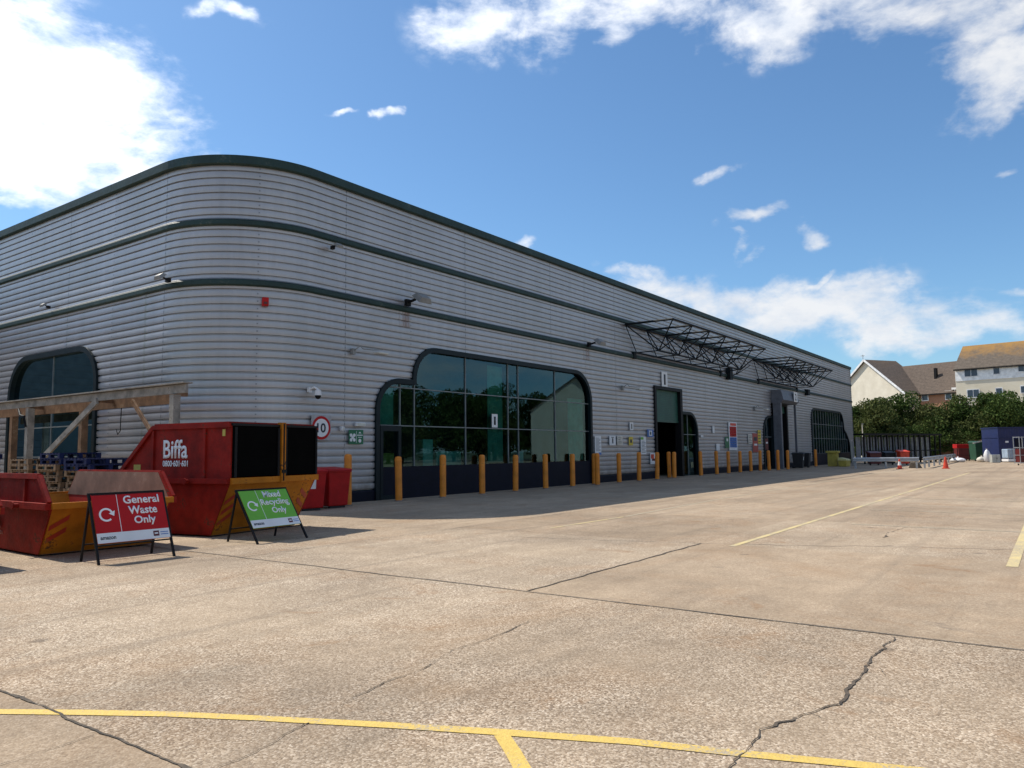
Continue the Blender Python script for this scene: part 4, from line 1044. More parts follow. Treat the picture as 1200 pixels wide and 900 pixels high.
for px, lab in ((936, 'black wheelie bin just right of the grey portal'), (943.5, 'black wheelie bin beside its twin under the lone bollard side of the portal')):
    k = ray(px, 550); wheelie(M_BLACK, M_BLACK, lab, (k.x/k.y*16.7, 16.7, 0), rad(random.uniform(-8, 8)), 1.1, px < 940)

def wbeam(pts, lab, posts):
    e = empty('crash_barrier', (*pts[0], 0)); tag(e, lab, 'crash barrier'); p0 = Vector((*pts[0], 0))
    prof = [(0, .48), (.05, .53), (.05, .58), (0, .62), (0, .66), (.05, .70), (.05, .75), (0, .80), (-.012, .80), (-.012, .48)]
    m = MB()
    for a, b in zip(pts, pts[1:]):
        a = Vector((*a, 0)); b = Vector((*b, 0)); d = (b-a).normalized(); q = Vector((d.y, -d.x, 0)); n = len(m.v); kk = len(prof)
        if q.dot(-a) < 0: q = -q
        for pnt in (a, b):
            for o, z in prof: m.v.append(tuple(pnt+q*o+Vector((0,0,z))-p0))
        for j in range(kk): m.f.append((n+j, n+kk+j, n+kk+(j+1) % kk, n+(j+1) % kk))
        m.f.append(tuple(n+j for j in range(kk))); m.f.append(tuple(n+kk+j for j in range(kk)))
    m.build('beam', M_GALV, e)
    for a in posts:
        m = MB(); x, y = a[0]-p0.x, a[1]-p0.y; m.box(x-.05, x+.05, y-.1, y+.02, 0, .76) if False else m.box(x+.02, x+.14, y-.06, y+.06, 0, .74); m.build('post', M_GALV, e)
    return e
r0, r1, r2 = (60.4, 12.6), (61.3, 8.4), (92, 9.2)
lerp = lambda a, b, t: (a[0]+(b[0]-a[0])*t, a[1]+(b[1]-a[1])*t)
wbeam([r0, r1], 'grey steel crash barrier facing the yard behind the striped cone', [lerp(r0, r1, t) for t in (.03, .5, .96)])
wbeam([(61.8, 8.2), r2], 'grey steel crash barrier running away from the yard beside the plain cone', [lerp((61.8, 8.2), r2, t) for t in (.02, .12, .25, .4, .55, .7, .85, .98)])
def cone(px, py, s, lab, band):
    e = empty('traffic_cone', G(px, py)); tag(e, lab, 'traffic cone'); e.scale = (s, s, s)
    m = MB(); m.box(-.21, .21, -.21, .21, 0, .045); m.build('base', M_CONE if not band else M_DKRED, e, bevel=.01)
    m = MB(); m.lathe([(.165, .045), (.05, .70), (.03, .75), (.02, .75)], n=20); m.build('cone', M_CONE, e, smooth=False)
    if band: m = MB(); m.lathe([(.127, .285), (.080, .555)], n=20); m.build('white_band', M_WHITE, e)
    return e
cone(1054.5, 549.8, .95, 'orange and white striped traffic cone before the crash barrier', True)
cone(1108.5, 549.2, 1.1, 'plain orange traffic cone standing on the yard past the crash barrier', False)
# debris under the barrier corner
e = empty('concrete_block', (62.4, 8.9, 0)); tag(e, 'rough dark concrete lump under the crash barrier corner', 'concrete block')
m = MB(); m.add([(-.3,-.4,0),(.4,-.5,0),(.5,.4,0),(-.4,.3,0),(-.2,-.25,.42),(.25,-.3,.35),(.3,.25,.5),(-.25,.2,.4)], [(0,3,2,1),(4,5,6,7),(0,1,5,4),(1,2,6,5),(2,3,7,6),(3,0,4,7)]); m.build('lump', M_CRACK, e, bevel=.04)

# covered trolley shelter behind the barrier
a = AT(1013, 72); b = AT(1102, 79); d = (b-a); L = d.length; rz = math.atan2(d.y, d.x)
e = empty('shelter', a, rz); tag(e, 'long black framed shelter with clear grey panels under the trees', 'shelter')
M_CLEAR = paint('cloudy_plastic_panel', (.20, .22, .25), .3, amt=.3)
m = MB(); m.box(-.1, L+.3, -.1, 1.0, 2.70, 2.86); m.build('roof', M_BLACKMETAL, e)
n = 14
for i in range(n+1):
    x = L*i/n; m = MB(); m.box(x-.06, x+.06, -.06, .06, 0, 2.70); m.build('post', M_BLACKMETAL, e)
for i in range(n):
    m = MB(); m.box(L*i/n+.10, L*(i+1)/n-.10, .9, .93, .5, 2.55); m.build('panel', M_CLEAR, e)
m = MB(); m.box(0, L, -.04, .04, 1.15, 1.25); m.box(0, L, .86, .9, .35, .45); m.build('rail', M_BLACKMETAL, e)
def ctn(px, D, w, d_, h, mat, lab, name, cat, z=0.0, legs=True):
    p_ = AT(px, D, z); e = empty(name, p_, rad(-54)); tag(e, lab, cat)
    m = MB(); m.add([(-w/2*.9,-d_/2*.9,.12),(w/2*.9,-d_/2*.9,.12),(w/2*.9,d_/2*.9,.12),(-w/2*.9,d_/2*.9,.12),(-w/2,-d_/2,h),(w/2,-d_/2,h),(w/2,d_/2,h),(-w/2,d_/2,h)], [(0,3,2,1),(4,5,6,7),(0,1,5,4),(1,2,6,5),(2,3,7,6),(3,0,4,7)]); m.build('body', mat, e, bevel=.03)
    m = MB(); m.add([(-w/2-.05,-d_/2-.05,h+.005),(w/2+.05,-d_/2-.05,h+.005),(w/2+.05,d_/2+.05,h+.005),(-w/2-.05,d_/2+.05,h+.005),(-w/2,-d_/2,h+.08),(w/2,-d_/2,h+.08),(w/2,d_/2,h+.2),(-w/2,d_/2,h+.2)], [(0,3,2,1),(4,5,6,7),(0,1,5,4),(1,2,6,5),(2,3,7,6),(3,0,4,7)]); m.build('lid', mat, e, bevel=.02)
    for sx in (-1, 1):
        m = MB(); m.tube([(sx*w*.35-.04, 0, .08), (sx*w*.35+.04, 0, .08)], .08, 10); m.build('wheel', M_BLACK, e)
    return e
ctn(1058, 66, .8, .7, 1.1, M_CONE, 'orange lidded bin just behind the crash barrier', 'lidded_bin', 'bin')
ctn(1024, 66.5, 1.0, .7, 1.0, M_DKRED, 'dark red lidded bin left of the orange one behind the barrier', 'lidded_bin', 'bin')
ctn(1041, 67, .9, .7, 1.0, M_BLACK, 'black lidded bin between the dark red and the orange ones', 'lidded_bin', 'bin')
# red and green trade bins
ctn(1127, 84, 1.3, 1.0, 1.55, M_DKRED, 'dark red trade bin below the brick wall', 'trade_bin', 'bin')
e = empty('skip_trolley', AT(1129, 82), rad(-54)); tag(e, 'bright red tub resting on a dark wheeled rack', 'trolley')
m = MB(); m.box(-.9, .9, -.4, .4, 1.35, 1.78); m.build('tub', M_REDBIN, e, bevel=.04)
m = MB()
for x in (-.85, .85):
    for y in (-.35, .35): m.box(x-.03, x+.03, y-.03, y+.03, .1, 1.34)
m.box(-.88, .88, -.38, .38, .6, .65); m.build('rack', M_BLACKMETAL, e)
ctn(1141, 84, 1.5, 1.1, 1.35, M_NAVY, 'dark trade bin with a pale green lid edge beside the red tub', 'trade_bin', 'bin')
e = ctn(1150, 80, 1.9, 1.2, 1.9, paint('dark_green_plastic', (.01, .06, .03), .5), 'dark green trade bin left of the blue container', 'trade_bin', 'bin')
m = MB(); m.bar((-1.2, -.65, 1.85), (1.0, -.65, 2.35), .06, .12); m.build('pale_bar', M_LENS, e)
# sacks
def sack(px, D, w, h, mat, lab):
    e = empty('sack', AT(px, D), random.uniform(0, 3)); tag(e, lab, 'sack')
    bm = bmesh.new(); bmesh.ops.create_icosphere(bm, subdivisions=3, radius=1)
    for v in bm.verts:
        q = 1+.12*math.sin(v.co.x*5+px)*math.cos(v.co.y*4); v.co = Vector((v.co.x*w/2*q, v.co.y*w*.35*q, max(0, (v.co.z*.6+.45)*h)))
    me = bpy.data.meshes.new('bag'); bm.to_mesh(me); bm.free(); me.materials.append(mat); me.shade_smooth(); o = bpy.data.objects.new('bag', me); col.objects.link(o); o.parent = e
    m = MB(); m.lathe([(.10, 0), (.05, .08), (.09, .16)], (0, 0, h*.98), 10); m.build('tie', mat, e)
sack(1122, 76, 1.7, .42, M_WHITE, 'flat white sack lying by the plain cone')
sack(1156.5, 74, .75, 1.15, M_WHITE, 'upright white sack left of the grey cabinet')
sack(1150, 75, 1.0, .5, M_SAND, 'beige sack slumped beside the upright white one')
# blue compactor container with things before it
a = AT(1171, 74); e = empty('blue_container', a, rad(-54)); tag(e, 'tall dark blue steel container at the right edge of the yard', 'container')
m = MB(); m.box(0, 9.0, 0, 2.6, .15, 3.25); m.build('body', M_BLUEGROOVE, e, bevel=.02)
m = MB(); m.box(-.05, 9.05, -.06, 2.66, 3.252, 3.36); m.box(0, 9, -.05, 2.6, 2.25, 2.33); m.build('rail', M_BLUEC, e)
m = MB(); m.box(1.55, 2.35, -.04, 0, .3, 2.2); m.build('door', M_NAVY, e)
m = MB(); m.box(.65, .95, -.03, 0, 1.85, 2.02); m.build('plate', M_WHITE, e)
m = MB()
for x in (.2, 4.4, 8.6): m.box(x-.12, x+.12, 0, 2.6, 0, .149)
m.build('skid', M_BLACKMETAL, e)
e = empty('utility_cabinet', AT(1165.5, 70), rad(-54)); tag(e, 'low pale grey cabinet before the blue container', 'cabinet')
m = MB(); m.box(-.38, .38, -.2, .2, .03, .76); m.build('case', paint('pale_grey_steel', (.42, .43, .40), .5), e, bevel=.02)
m = MB(); m.box(-.005, .005, -.21, -.20, .08, .72); m.box(.05, .08, -.22, -.20, .35, .5); m.build('door_gap', M_BLACKMETAL, e)
e = empty('pallet_tank', AT(1186, 71), rad(-54)); tag(e, 'pale blue caged tank on a white base before the blue container', 'caged tank')
m = MB(); m.box(-.68, .68, -.45, .45, .42, 1.25); m.build('tank', paint('pale_blue_plastic', (.30, .38, .48), .4), e, bevel=.05)
m = MB()
for i in range(7): x = -.7+i*.233; m.box(x-.012, x+.012, -.48, -.46, .35, 1.3)
for z in (.5, .8, 1.1, 1.3): m.box(-.7, .7, -.475, -.455, z, z+.02)
m.build('cage', M_GALV, e)
m = MB(); m.box(-.7, .7, -.48, .48, .12, .34); m.build('base', M_WHITE, e)
e = empty('roll_cage', AT(1197, 60), rad(-54)); tag(e, 'dark wheeled roll cage cut by the right edge of the view', 'roll cage')
m = MB()
for x in (-.35, .35):
    for y in (-.35, .35): m.tube([(x, y, .15), (x, y, 2.25)], .03, 8)
for z in (.2, .8, 1.4, 2.2):
    m.tube([(-.35, -.35, z), (.35, -.35, z)], .02, 6); m.tube([(-.35, .35, z), (.35, .35, z)], .02, 6); m.tube([(-.35, -.35, z), (-.35, .35, z)], .02, 6)
m.build('frame', M_GALV, e)
m = MB(); m.box(-.3, .3, -.3, .3, .25, 1.3); m.build('load', M_DKRED, e)
for x in (-.3, .3):
    m = MB(); m.tube([(x-.02, 0, .08), (x+.02, 0, .08)], .075, 10); m.build('wheel', M_BLACK, e)
# leaning grey ramp/gate at the warehouse end
e = empty('steel_gate', (63.5, 14.4, 0), 0); k = ray(1000, 545); e.location = (k.x/k.y*14.3, 14.3, 0); tag(e, 'narrow grey steel gate leaf at the far end of the warehouse wall', 'gate')
m = MB(); m.bar((-.3, 0, 0), (-.55, 0, 2.1), .10); m.bar((.45, 0, 0), (.2, 0, 2.1), .10); m.bar((-.55, 0, 2.1), (.2, 0, 2.1), .08); m.build('frame', M_GALV, e)
m = MB()
for i in range(5): m.bar((-.18+i*.12, 0, .1), (-.42+i*.12, 0, 2.05), .03)
m.build('bars', M_GALV, e)
# lamp column in front of the hedge
e = empty('lamp_column', AT(1012, 88)); tag(e, 'thin pale post before the trees at the warehouse end', 'post')
m = MB(); m.tube([(0,0,0),(0,0,4.2)], [.07, .05], 10); m.build('column', M_SAND, e); m = MB(); m.box(-.1, .5, -.08, .08, 4.2, 4.3); m.build('lamp_head', M_LAMPG, e)

# brick boundary wall
a = AT(1090, 92); b = AT(1168, 90); d = b-a; e = empty('brick_wall', a, math.atan2(d.y, d.x)); tag(e, 'orange brick boundary wall behind the bins under the trees', 'wall')
m = MB(); m.box(0, d.length, 0, .25, 0, 2.3); m.build('wall', M_BRICK, e); m = MB(); m.box(-.03, d.length+.03, -.04, .29, 2.3, 2.38); m.build('coping', M_CRACK, e)

# ------------------------------------------------------------------ houses
def house(name, lab, pa, Da, pb, Db, depth, ze, zr_, wallm, roofm, ridge='along', wins=(), band=None, cat='house', over=.35):
    """front wall from sight column pa at distance Da to pb at Db; ridge along the wall, or 'gable' facing the viewer"""
    A = AT(pa, Da); B = AT(pb, Db); d = B-A; W = d.length; rz = math.atan2(d.y, d.x)
    e = empty(name, A, rz); tag(e, lab, cat)
    X = Vector((math.cos(rz), math.sin(rz), 0)); N = Vector((X.y, -X.x, 0))   # N towards the viewer
    if N.dot(-A) < 0: sg = -1
    else: sg = 1
    # local y: into the building is +y when the outward side is -y
    iy = 1
    m = MB()
    if ridge == 'along':
        m.add([(0,0,0),(W,0,0),(W,depth,0),(0,depth,0),(0,0,ze),(W,0,ze),(W,depth,ze),(0,depth,ze),(0,depth/2,zr_-.1),(W,depth/2,zr_-.1)],
              [(0,1,5,4),(2,3,7,6),(1,2,6,9,5),(3,0,4,8,7)])
    else:
        m.add([(0,0,0),(W,0,0),(W,depth,0),(0,depth,0),(0,0,ze),(W,0,ze),(W,depth,ze),(0,depth,ze),(W/2,0,zr_-.1),(W/2,depth,zr_-.1)],
              [(0,1,5,8,4),(2,3,7,9,6),(1,2,6,5),(3,0,4,7)])
    wall = m.build('wall', wallm, e)
    m = MB(); o = over; k = (zr_-ze)/((depth if ridge == 'along' else W)/2)
    if ridge == 'along':
        for y0, y1 in ((-o, depth/2), (depth+o, depth/2)):
            m.plate([(-.1, y0, ze-o*k), (W+.1, y0, ze-o*k), (W+.1, y1, zr_), (-.1, y1, zr_)], .14, Vector((0,0,1)))
        m.build('roof', roofm, e)
        m = MB(); m.box(-.1, W+.1, -o-.06, -o+.02, ze-o*k-.10, ze-o*k+.04); m.build('gutter', M_BLACKMETAL, e)
    else:
        for x0, x1 in ((-o, W/2), (W+o, W/2)):
            m.plate([(x0, -o, ze-o*k), (x0, depth, ze-o*k), (x1, depth, zr_), (x1, -o, zr_)], .14, Vector((0,0,1)))
        m.build('roof', roofm, e)
        m = MB()
        for x0, x1 in ((-o-.05, W/2), (W+o+.05, W/2)): m.bar((x0, -o-.03, ze-o*k+.05), (x1, -o-.03, zr_+.05), .06, .3)
        m.build('bargeboard', M_FRW, e)
    if band:
        m = MB(); m.box(.02, W+.02, -.05, -.003, band[0], band[1]); m.build('weatherboard_band', M_BOARDW, e)
    for px0, py0, px1, py1 in wins:
        def hit(px, py):
            kk = ray(px, py); nn = Vector((math.sin(rz), -math.cos(rz), 0)); t = A.dot(nn)/Vector((kk.x, kk.y, 0)).dot(nn); p_ = kk*t; q = Vector((p_.x, p_.y, 0))-A
            return q.dot(X), CH+p_.z
        u0, zt0 = hit(px0, py0); u1, zb0 = hit(px1, py1)
        m = MB(); m.box(u0-.07, u1+.07, -.10, -.055, zb0-.1, zt0+.07); fr = m.build('window', M_FRW, e)
        m = MB()
        nn_ = 2 if u1-u0 > 1.3 else 1
        for j in range(nn_): m.box(u0+(u1-u0)*j/nn_+.04, u0+(u1-u0)*(j+1)/nn_-.04, -.115, -.101, zb0+.02, zt0-.03)
        m.build('pane', M_PANE, fr)
    return e, W
Z = ZAT
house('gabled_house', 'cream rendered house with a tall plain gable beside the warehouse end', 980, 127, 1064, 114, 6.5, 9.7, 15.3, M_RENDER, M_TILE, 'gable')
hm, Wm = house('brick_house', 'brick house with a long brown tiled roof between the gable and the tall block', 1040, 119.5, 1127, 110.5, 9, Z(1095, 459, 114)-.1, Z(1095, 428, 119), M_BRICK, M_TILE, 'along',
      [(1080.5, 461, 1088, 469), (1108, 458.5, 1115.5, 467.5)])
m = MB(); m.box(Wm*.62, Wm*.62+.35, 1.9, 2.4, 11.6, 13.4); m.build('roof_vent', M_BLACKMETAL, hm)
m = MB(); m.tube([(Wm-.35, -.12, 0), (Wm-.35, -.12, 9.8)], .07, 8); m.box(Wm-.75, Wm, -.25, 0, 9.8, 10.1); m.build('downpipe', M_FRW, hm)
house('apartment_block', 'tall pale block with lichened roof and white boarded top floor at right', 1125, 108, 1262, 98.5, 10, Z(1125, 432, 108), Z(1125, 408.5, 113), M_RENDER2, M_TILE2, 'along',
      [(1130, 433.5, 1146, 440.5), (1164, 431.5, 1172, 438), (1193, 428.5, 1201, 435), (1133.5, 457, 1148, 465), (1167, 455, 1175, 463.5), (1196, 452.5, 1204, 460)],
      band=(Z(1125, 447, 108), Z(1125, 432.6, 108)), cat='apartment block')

# ------------------------------------------------------------------ trees
def tree_mesh(seed, h, w, n, leaf, mat):
    rng = np.random.RandomState(seed)
    nc = 34; cs = []
    for i in range(nc):
        th = rng.uniform(0, 2*PI); rr = math.sqrt(rng.uniform(0, 1)); zz = rng.uniform(.12, 1.0)
        prof = math.sin(min(1, zz*1.05)*PI*.62+.35)
        cs.append((math.cos(th)*rr*w/2*prof, math.sin(th)*rr*w/2*prof, h*(.10+.82*zz)*(1-.16*rr*rr)))
    cs = np.array(cs); rad_ = rng.uniform(.11, .23, nc)*w
    idx = rng.randint(0, nc, n); dirs = rng.normal(size=(n, 3)); dirs /= np.linalg.norm(dirs, axis=1)[:, None]
    rr = rng.uniform(.35, 1.0, n)**.6
    P = cs[idx]+dirs*(rad_[idx]*rr)[:, None]*np.array([1, 1, .75])
    P = P[P[:, 2] > .15]; n = len(P)
    a = rng.normal(size=(n, 3)); a /= np.linalg.norm(a, axis=1)[:, None]; b = np.cross(a, rng.normal(size=(n, 3))); b /= np.linalg.norm(b, axis=1)[:, None]
    s = rng.uniform(.5, 1.2, n)[:, None]*leaf
    V = np.empty((n, 4, 3)); V[:, 0] = P-a*s; V[:, 1] = P+b*s*.6; V[:, 2] = P+a*s; V[:, 3] = P-b*s*.6
    me = bpy.data.meshes.new('crown'); me.from_pydata(V.reshape(-1, 3).tolist(), [], [(4*i, 4*i+1, 4*i+2, 4*i+3) for i in range(n)])
    me.materials.append(mat)
    t = MB(); t.tube([(0,0,-.05),(.05,.03,h*.2),(0,.05,h*.45),(.03,0,h*.7)], [.05*h*.7, .035*h*.7, .022*h*.7, .01*h*.7], 8)
    for i in range(7):
        c = cs[rng.randint(nc)]; z0 = h*rng.uniform(.15, .4); t.tube([(0, .03, z0), (c[0]*.5, c[1]*.5, (z0+c[2])/2+.2), tuple(c)], [.1, .06, .025], 6)
    return me, t
TM = [tree_mesh(3, 7.6, 9.0, 15000, .17, M_LEAF), tree_mesh(8, 7.2, 8.0, 14000, .17, M_LEAF2), tree_mesh(15, 8.0, 10, 16000, .18, M_LEAF)]
def tree(i, loc, s, rz, lab, grp='trees beyond the far end of the yard'):
    me, t = TM[i]; e = empty('tree', loc, rz); e.scale = s; tag(e, lab, 'tree', grp)
    o = bpy.data.objects.new('crown', me); col.objects.link(o); o.parent = e
    if not hasattr(t, 'ob'): t.ob = t.build('trunk', M_BARK, e)
    else:
        c = t.ob.copy(); col.objects.link(c); c.parent = e
    return e
tt = [(0, 1004, 97, (.8, .8, .92), 'dark leafy tree half hidden by the warehouse end'),
      (1, 1028, 95, (.95, .95, 1.06), 'bushy tree below the peak of the cream gable'),
      (2, 1053, 97, (.85, .85, 1.03), 'dark tree in front of the right slope of the gable'),
      (1, 1078, 96, (.85, .85, .97), 'tree crown just under the first brick house window'),
      (0, 1100, 95, (.8, .8, .80), 'lower tree in the dip between the gable and the tall block'),
      (2, 1122, 94, (.75, .75, .84), 'tree under the downpipe between brick house and tall block'),
      (1, 1145, 93, (.95, .95, 1.12), 'tall full tree under the left windows of the pale block'),
      (0, 1172, 92, (.95, .95, 1.10), 'rounded tree before the middle of the pale block'),
      (2, 1198, 92, (.7, .7, .86), 'tree above the blue container at the right edge')]
for i, px, D, s, lab in tt: tree(i, AT(px, D), s, random.uniform(0, 6), lab)
for i, (px, D) in enumerate(((1016, 93), (1040, 92.5), (1064, 92.5), (1090, 93), (1112, 93), (1135, 93), (1160, 94), (1184, 91))):
    tree(i % 3, AT(px, D), (.75, .62, .5), random.uniform(0, 6), 'low dense bush under the trees, %s along the line from the warehouse' % ordn[i].replace('topmost', 'first'), 'bushes below the trees')
e = empty('added_mirror_wing', (-14, 46.1, 0)); tag(e, 'unseen dark ribbed wing added to darken the reflection in the short side window', 'added reflection wing')  # unseen wing added so the short side window mirrors something dark
m = MB(); m.box(0, 25.7, 0, 8, 0, 8.6); m.build('wall', mat_slats('dark_ribbed_wing', (.10, .11, .12), .4), e)
m = MB(); m.box(-.1, 25.8, -.1, 8.1, 8.603, 9.1); m.build('roof_edge', M_GREEN, e)
for x in (3, 9, 15, 20.5):
    m = MB(); m.box(x, x+3.4, -.06, -.005, .4, 4.4); fr = m.build('window', M_FRAME, e); m = MB(); m.box(x+.15, x+3.25, -.075, -.062, .55, 4.25); m.build('pane', M_PANE, fr)
# the far side of the yard, which the windows mirror
rt = [(x, -44+3*math.sin(x*1.3)) for x in range(22, 134, 8)]+[(121, -25), (133, -24), (145, -22), (157, -20), (169, -18), (181, -16)]  # last six trees added, out of view, to darken reflections in farther windows
for i, (x, y) in enumerate(rt):
    tree(i % 3, (x, y, 0), (1.35, 1.35, min(1.7, .95+.006*x)+random.uniform(-.08, .08)), random.uniform(0, 6), 'tree on the opposite side of the yard, %s from the near end' % (ordn[i].replace('topmost', 'first')), 'trees mirrored in the warehouse windows')
e = empty('mirrored_house', (106.5, -19.7, 0), rad(-120)); tag(e, 'cream gabled house across the yard mirrored in the big window', 'house')
m = MB(); m.add([(0,0,0),(14,0,0),(14,10,0),(0,10,0),(0,0,8),(14,0,8),(14,10,8),(0,10,8),(7,0,13),(7,10,13)], [(0,1,5,8,4),(2,3,7,9,6),(1,2,6,5),(3,0,4,7)]); m.build('wall', M_RENDER, e)
m = MB()
for x0, x1 in ((-.4, 7), (14.4, 7)): m.plate([(x0, -.4, 7.71), (x0, 10.4, 7.71), (x1, 10.4, 13.05), (x1, -.4, 13.05)], .15, Vector((0,0,1)))
m.build('roof', M_TILE, e)
e = empty('tv_aerial', AT(1017, 121, 15.0)); tag(e, 'thin television aerial on the cream gable', 'aerial')
m = MB(); m.tube([(0,0,0),(0,0,1.3)], .035, 6); m.build('mast', M_LAMPG, e); m = MB(); m.tube([(-.5,0,1.1),(.5,0,1.1)], .03, 6); m.tube([(-.2,-.3,1.1),(-.2,.3,1.1)], .03, 6); m.build('rods', M_LAMPG, e)

# ================================================================== LIGHT AND SKY
sun_dir = Vector((-.85, 7.5, 10.04)).normalized()      # towards the sun
el = math.asin(sun_dir.z); az = math.atan2(sun_dir.x, sun_dir.y)
sl = bpy.data.lights.new('sun', 'SUN'); sl.energy = 5.0; sl.angle = rad(.53); sl.color = (1.0, .93, .82)
so = bpy.data.objects.new('sun', sl); col.objects.link(so); so.rotation_euler = sun_dir.to_track_quat('Z', 'Y').to_euler(); so.location = (0, 0, 60)
w = bpy.data.worlds.new('World'); S.world = w; w.use_nodes = True
T = w.node_tree; T.nodes.clear()
class WT(NT):
    def __init__(s): s.t = T; s.N = T.nodes; s.L = T.links
t = WT()
out = t.n('ShaderNodeOutputWorld')
sky = t.n('ShaderNodeTexSky'); sky.sky_type = 'NISHITA'; sky.sun_disc = False; sky.sun_elevation = el; sky.sun_rotation = az
sky.altitude = 0; sky.air_density = 1.0; sky.dust_density = .6; sky.ozone_density = 2.0
bg = t.n('ShaderNodeBackground'); bg.inputs[1].default_value = .108
tint = t.n('ShaderNodeVectorMath', operation='MULTIPLY'); t.l(sky.outputs[0], tint.inputs[0]); tint.inputs[1].default_value = (.80, 1.07, 1.24); t.l(tint.outputs[0], bg.inputs[0])
dirv = t.n('ShaderNodeTexCoord').outputs['Generated']
sp = t.n('ShaderNodeSeparateXYZ'); t.l(dirv, sp.inputs[0])
azn = t.math('ARCTAN2', sp.outputs[1], sp.outputs[0]); eln = t.math('ARCSINE', sp.outputs[2])
cb = t.n('ShaderNodeCombineXYZ'); t.l(azn, cb.inputs[0]); t.l(eln, cb.inputs[1])
wn = t.n('ShaderNodeTexNoise'); wn.inputs['Scale'].default_value = 9; wn.inputs['Detail'].default_value = 5; t.l(dirv, wn.inputs['Vector'])
wo = t.n('ShaderNodeVectorMath', operation='SUBTRACT'); t.l(wn.outputs['Color'], wo.inputs[0]); wo.inputs[1].default_value = (.5, .5, .5)
ws = t.n('ShaderNodeVectorMath', operation='SCALE'); t.l(wo.outputs[0], ws.inputs[0]); ws.inputs['Scale'].default_value = .13
wa = t.n('ShaderNodeVectorMath', operation='ADD'); t.l(cb.outputs[0], wa.inputs[0]); t.l(ws.outputs[0], wa.inputs[1])
# each cloud: sight position, half sizes, tilt (degrees), weight
CL = [(45, 130, 190, 105, -8, 1.15), (120, 95, 110, 60, -10, .8), (60, 60, 120, 30, -15, .45), (30, 243, 95, 15, 5, .75), (150, 190, 90, 30, 8, .75),
      (267, 24, 34, 13, 0, .55), (399, 126, 20, 6, 5, .55), (443, 130, 8, 9, 0, .55),
      (560, 12, 75, 38, 15, .7), (640, -10, 60, 55, 0, .7), (780, -4, 190, 34, 0, .68), (960, 14, 220, 40, -4, .75), (1130, 8, 150, 40, -6, .85), (1185, 78, 85, 55, -20, 1.0), (1165, 128, 62, 26, 8, .9), (1010, 40, 60, 14, 5, .5),
      (836, 207, 24, 13, 25, .55), (888, 262, 44, 13, 8, .62), (945, 270, 28, 14, 0, .6), (615, 279, 26, 9, 0, .7), (883, 288, 18, 6, 0, .5), (950, 329, 20, 6, 0, .55),
      (830, 348, 150, 32, -6, .95), (960, 368, 200, 38, -4, .95), (1080, 382, 130, 22, -3, .8), (740, 326, 50, 16, -8, .7), (870, 330, 60, 10, 0, .55),
      (1190, 338, 30, 8, 0, .5), (1180, 205, 14, 8, 0, .4), (700, 310, 14, 12, 30, .4)]
acc = None
for px, py, rx, ry, ti, wt in CL:
    k = ray(px, py).normalized(); a0 = math.atan2(k.y, k.x); e0 = math.asin(k.z)
    mp = t.n('ShaderNodeMapping'); mp.vector_type = 'TEXTURE'; t.l(wa.outputs[0], mp.inputs[0])
    sx = rx/FPX/max(.5, math.cos(e0))*.95; sy = ry/FPX
    mp.inputs['Location'].default_value = (a0, e0, 0); mp.inputs['Rotation'].default_value = (0, 0, rad(-ti)); mp.inputs['Scale'].default_value = (sx, sy, 1)
    ln = t.n('ShaderNodeVectorMath', operation='MULTIPLY'); t.l(mp.outputs[0], ln.inputs[0]); ln.inputs[1].default_value = (1, 1, 0)
    l2_ = t.n('ShaderNodeVectorMath', operation='LENGTH'); t.l(ln.outputs[0], l2_.inputs[0])
    mr = t.n('ShaderNodeMapRange'); mr.interpolation_type = 'SMOOTHSTEP'; t.l(l2_.outputs['Value'], mr.inputs[0]); mr.inputs[1].default_value = 1.35; mr.inputs[2].default_value = .15; mr.inputs[3].default_value = 0; mr.inputs[4].default_value = wt
    acc = mr.outputs[0] if acc is None else t.math('MAXIMUM', acc, mr.outputs[0])
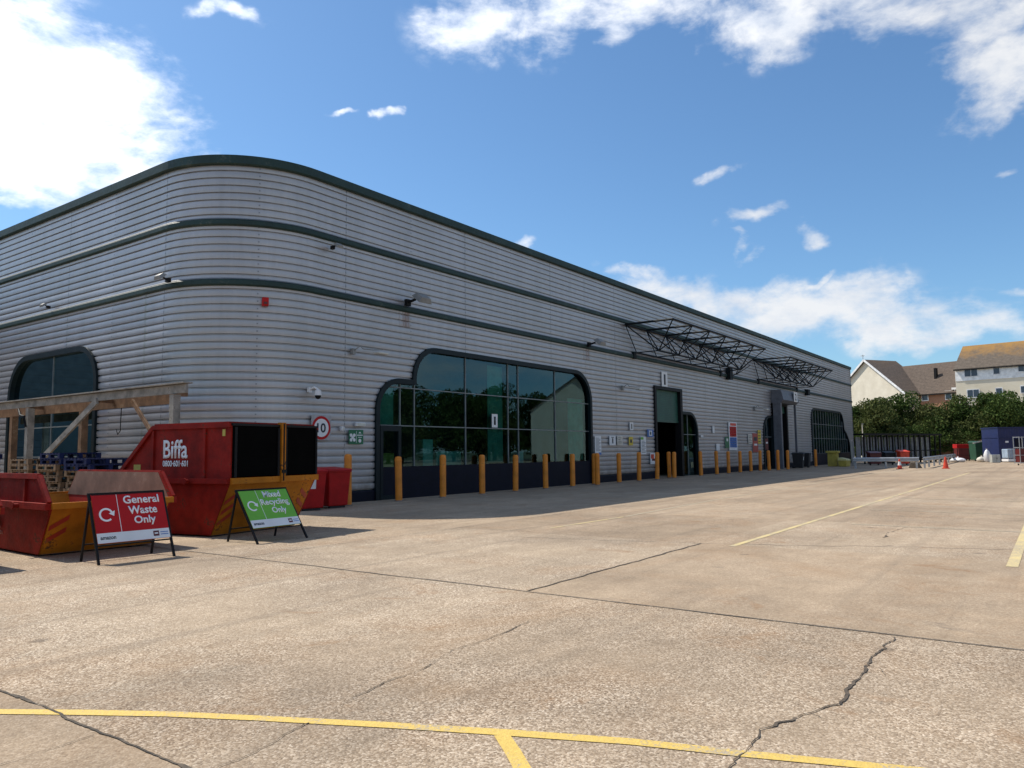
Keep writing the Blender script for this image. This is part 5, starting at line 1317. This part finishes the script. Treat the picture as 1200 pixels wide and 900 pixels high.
# clouds away from the picture's part of the sky
back = t.math('MULTIPLY', t.math('GREATER_THAN', t.math('ABSOLUTE', t.math('SUBTRACT', azn, YAW)), .85), .42)
acc = t.math('MAXIMUM', acc, back)
mpn = t.n('ShaderNodeMapping'); t.l(dirv, mpn.inputs[0]); mpn.inputs['Scale'].default_value = (1, 1, 1.9)
n1 = t.noise(mpn.outputs[0], 7, 9, .62, .25); n2 = t.noise(mpn.outputs[0], 26, 7, .6, .2)
nz = t.math('ADD', t.math('MULTIPLY', n1, .68), t.math('MULTIPLY', n2, .32))
den = t.math('ADD', acc, t.math('MULTIPLY', t.math('SUBTRACT', nz, .5), 3.3))
dm = t.n('ShaderNodeMapRange'); dm.interpolation_type = 'SMOOTHSTEP'; t.l(den, dm.inputs[0]); dm.inputs[1].default_value = .16; dm.inputs[2].default_value = 1.12
gate = t.n('ShaderNodeMapRange'); t.l(acc, gate.inputs[0]); gate.inputs[1].default_value = .03; gate.inputs[2].default_value = .25
alpha = t.math('MULTIPLY', t.math('MULTIPLY', dm.outputs[0], gate.outputs[0]), .93, clamp=True)
shade = t.ramp(t.noise(mpn.outputs[0], 14, 6, .6), [(.28, (.74, .80, .90)), (.58, (.97, .98, 1.0))])
# clouds nearer the sun are brighter
dt = t.n('ShaderNodeVectorMath', operation='DOT_PRODUCT'); t.l(dirv, dt.inputs[0]); dt.inputs[1].default_value = sun_dir
br = t.n('ShaderNodeMapRange'); t.l(dt.outputs['Value'], br.inputs[0]); br.inputs[1].default_value = .35; br.inputs[2].default_value = .85; br.inputs[3].default_value = .86; br.inputs[4].default_value = 1.5
cbg = t.n('ShaderNodeBackground'); t.l(shade, cbg.inputs[0]); t.l(br.outputs[0], cbg.inputs[1])
mx = t.n('ShaderNodeMixShader'); t.l(alpha, mx.inputs[0]); t.l(bg.outputs[0], mx.inputs[1]); t.l(cbg.outputs[0], mx.inputs[2])
t.l(mx.outputs[0], out.inputs[0])

S.view_settings.view_transform = 'Standard'; S.view_settings.look = 'None'; S.view_settings.gamma = 1; S.view_settings.exposure = 0.13
S.view_settings.use_curve_mapping = False
S.cycles.max_bounces = 6; S.cycles.transparent_max_bounces = 8; S.cycles.use_denoising = True
S.cycles.sample_clamp_indirect = 6
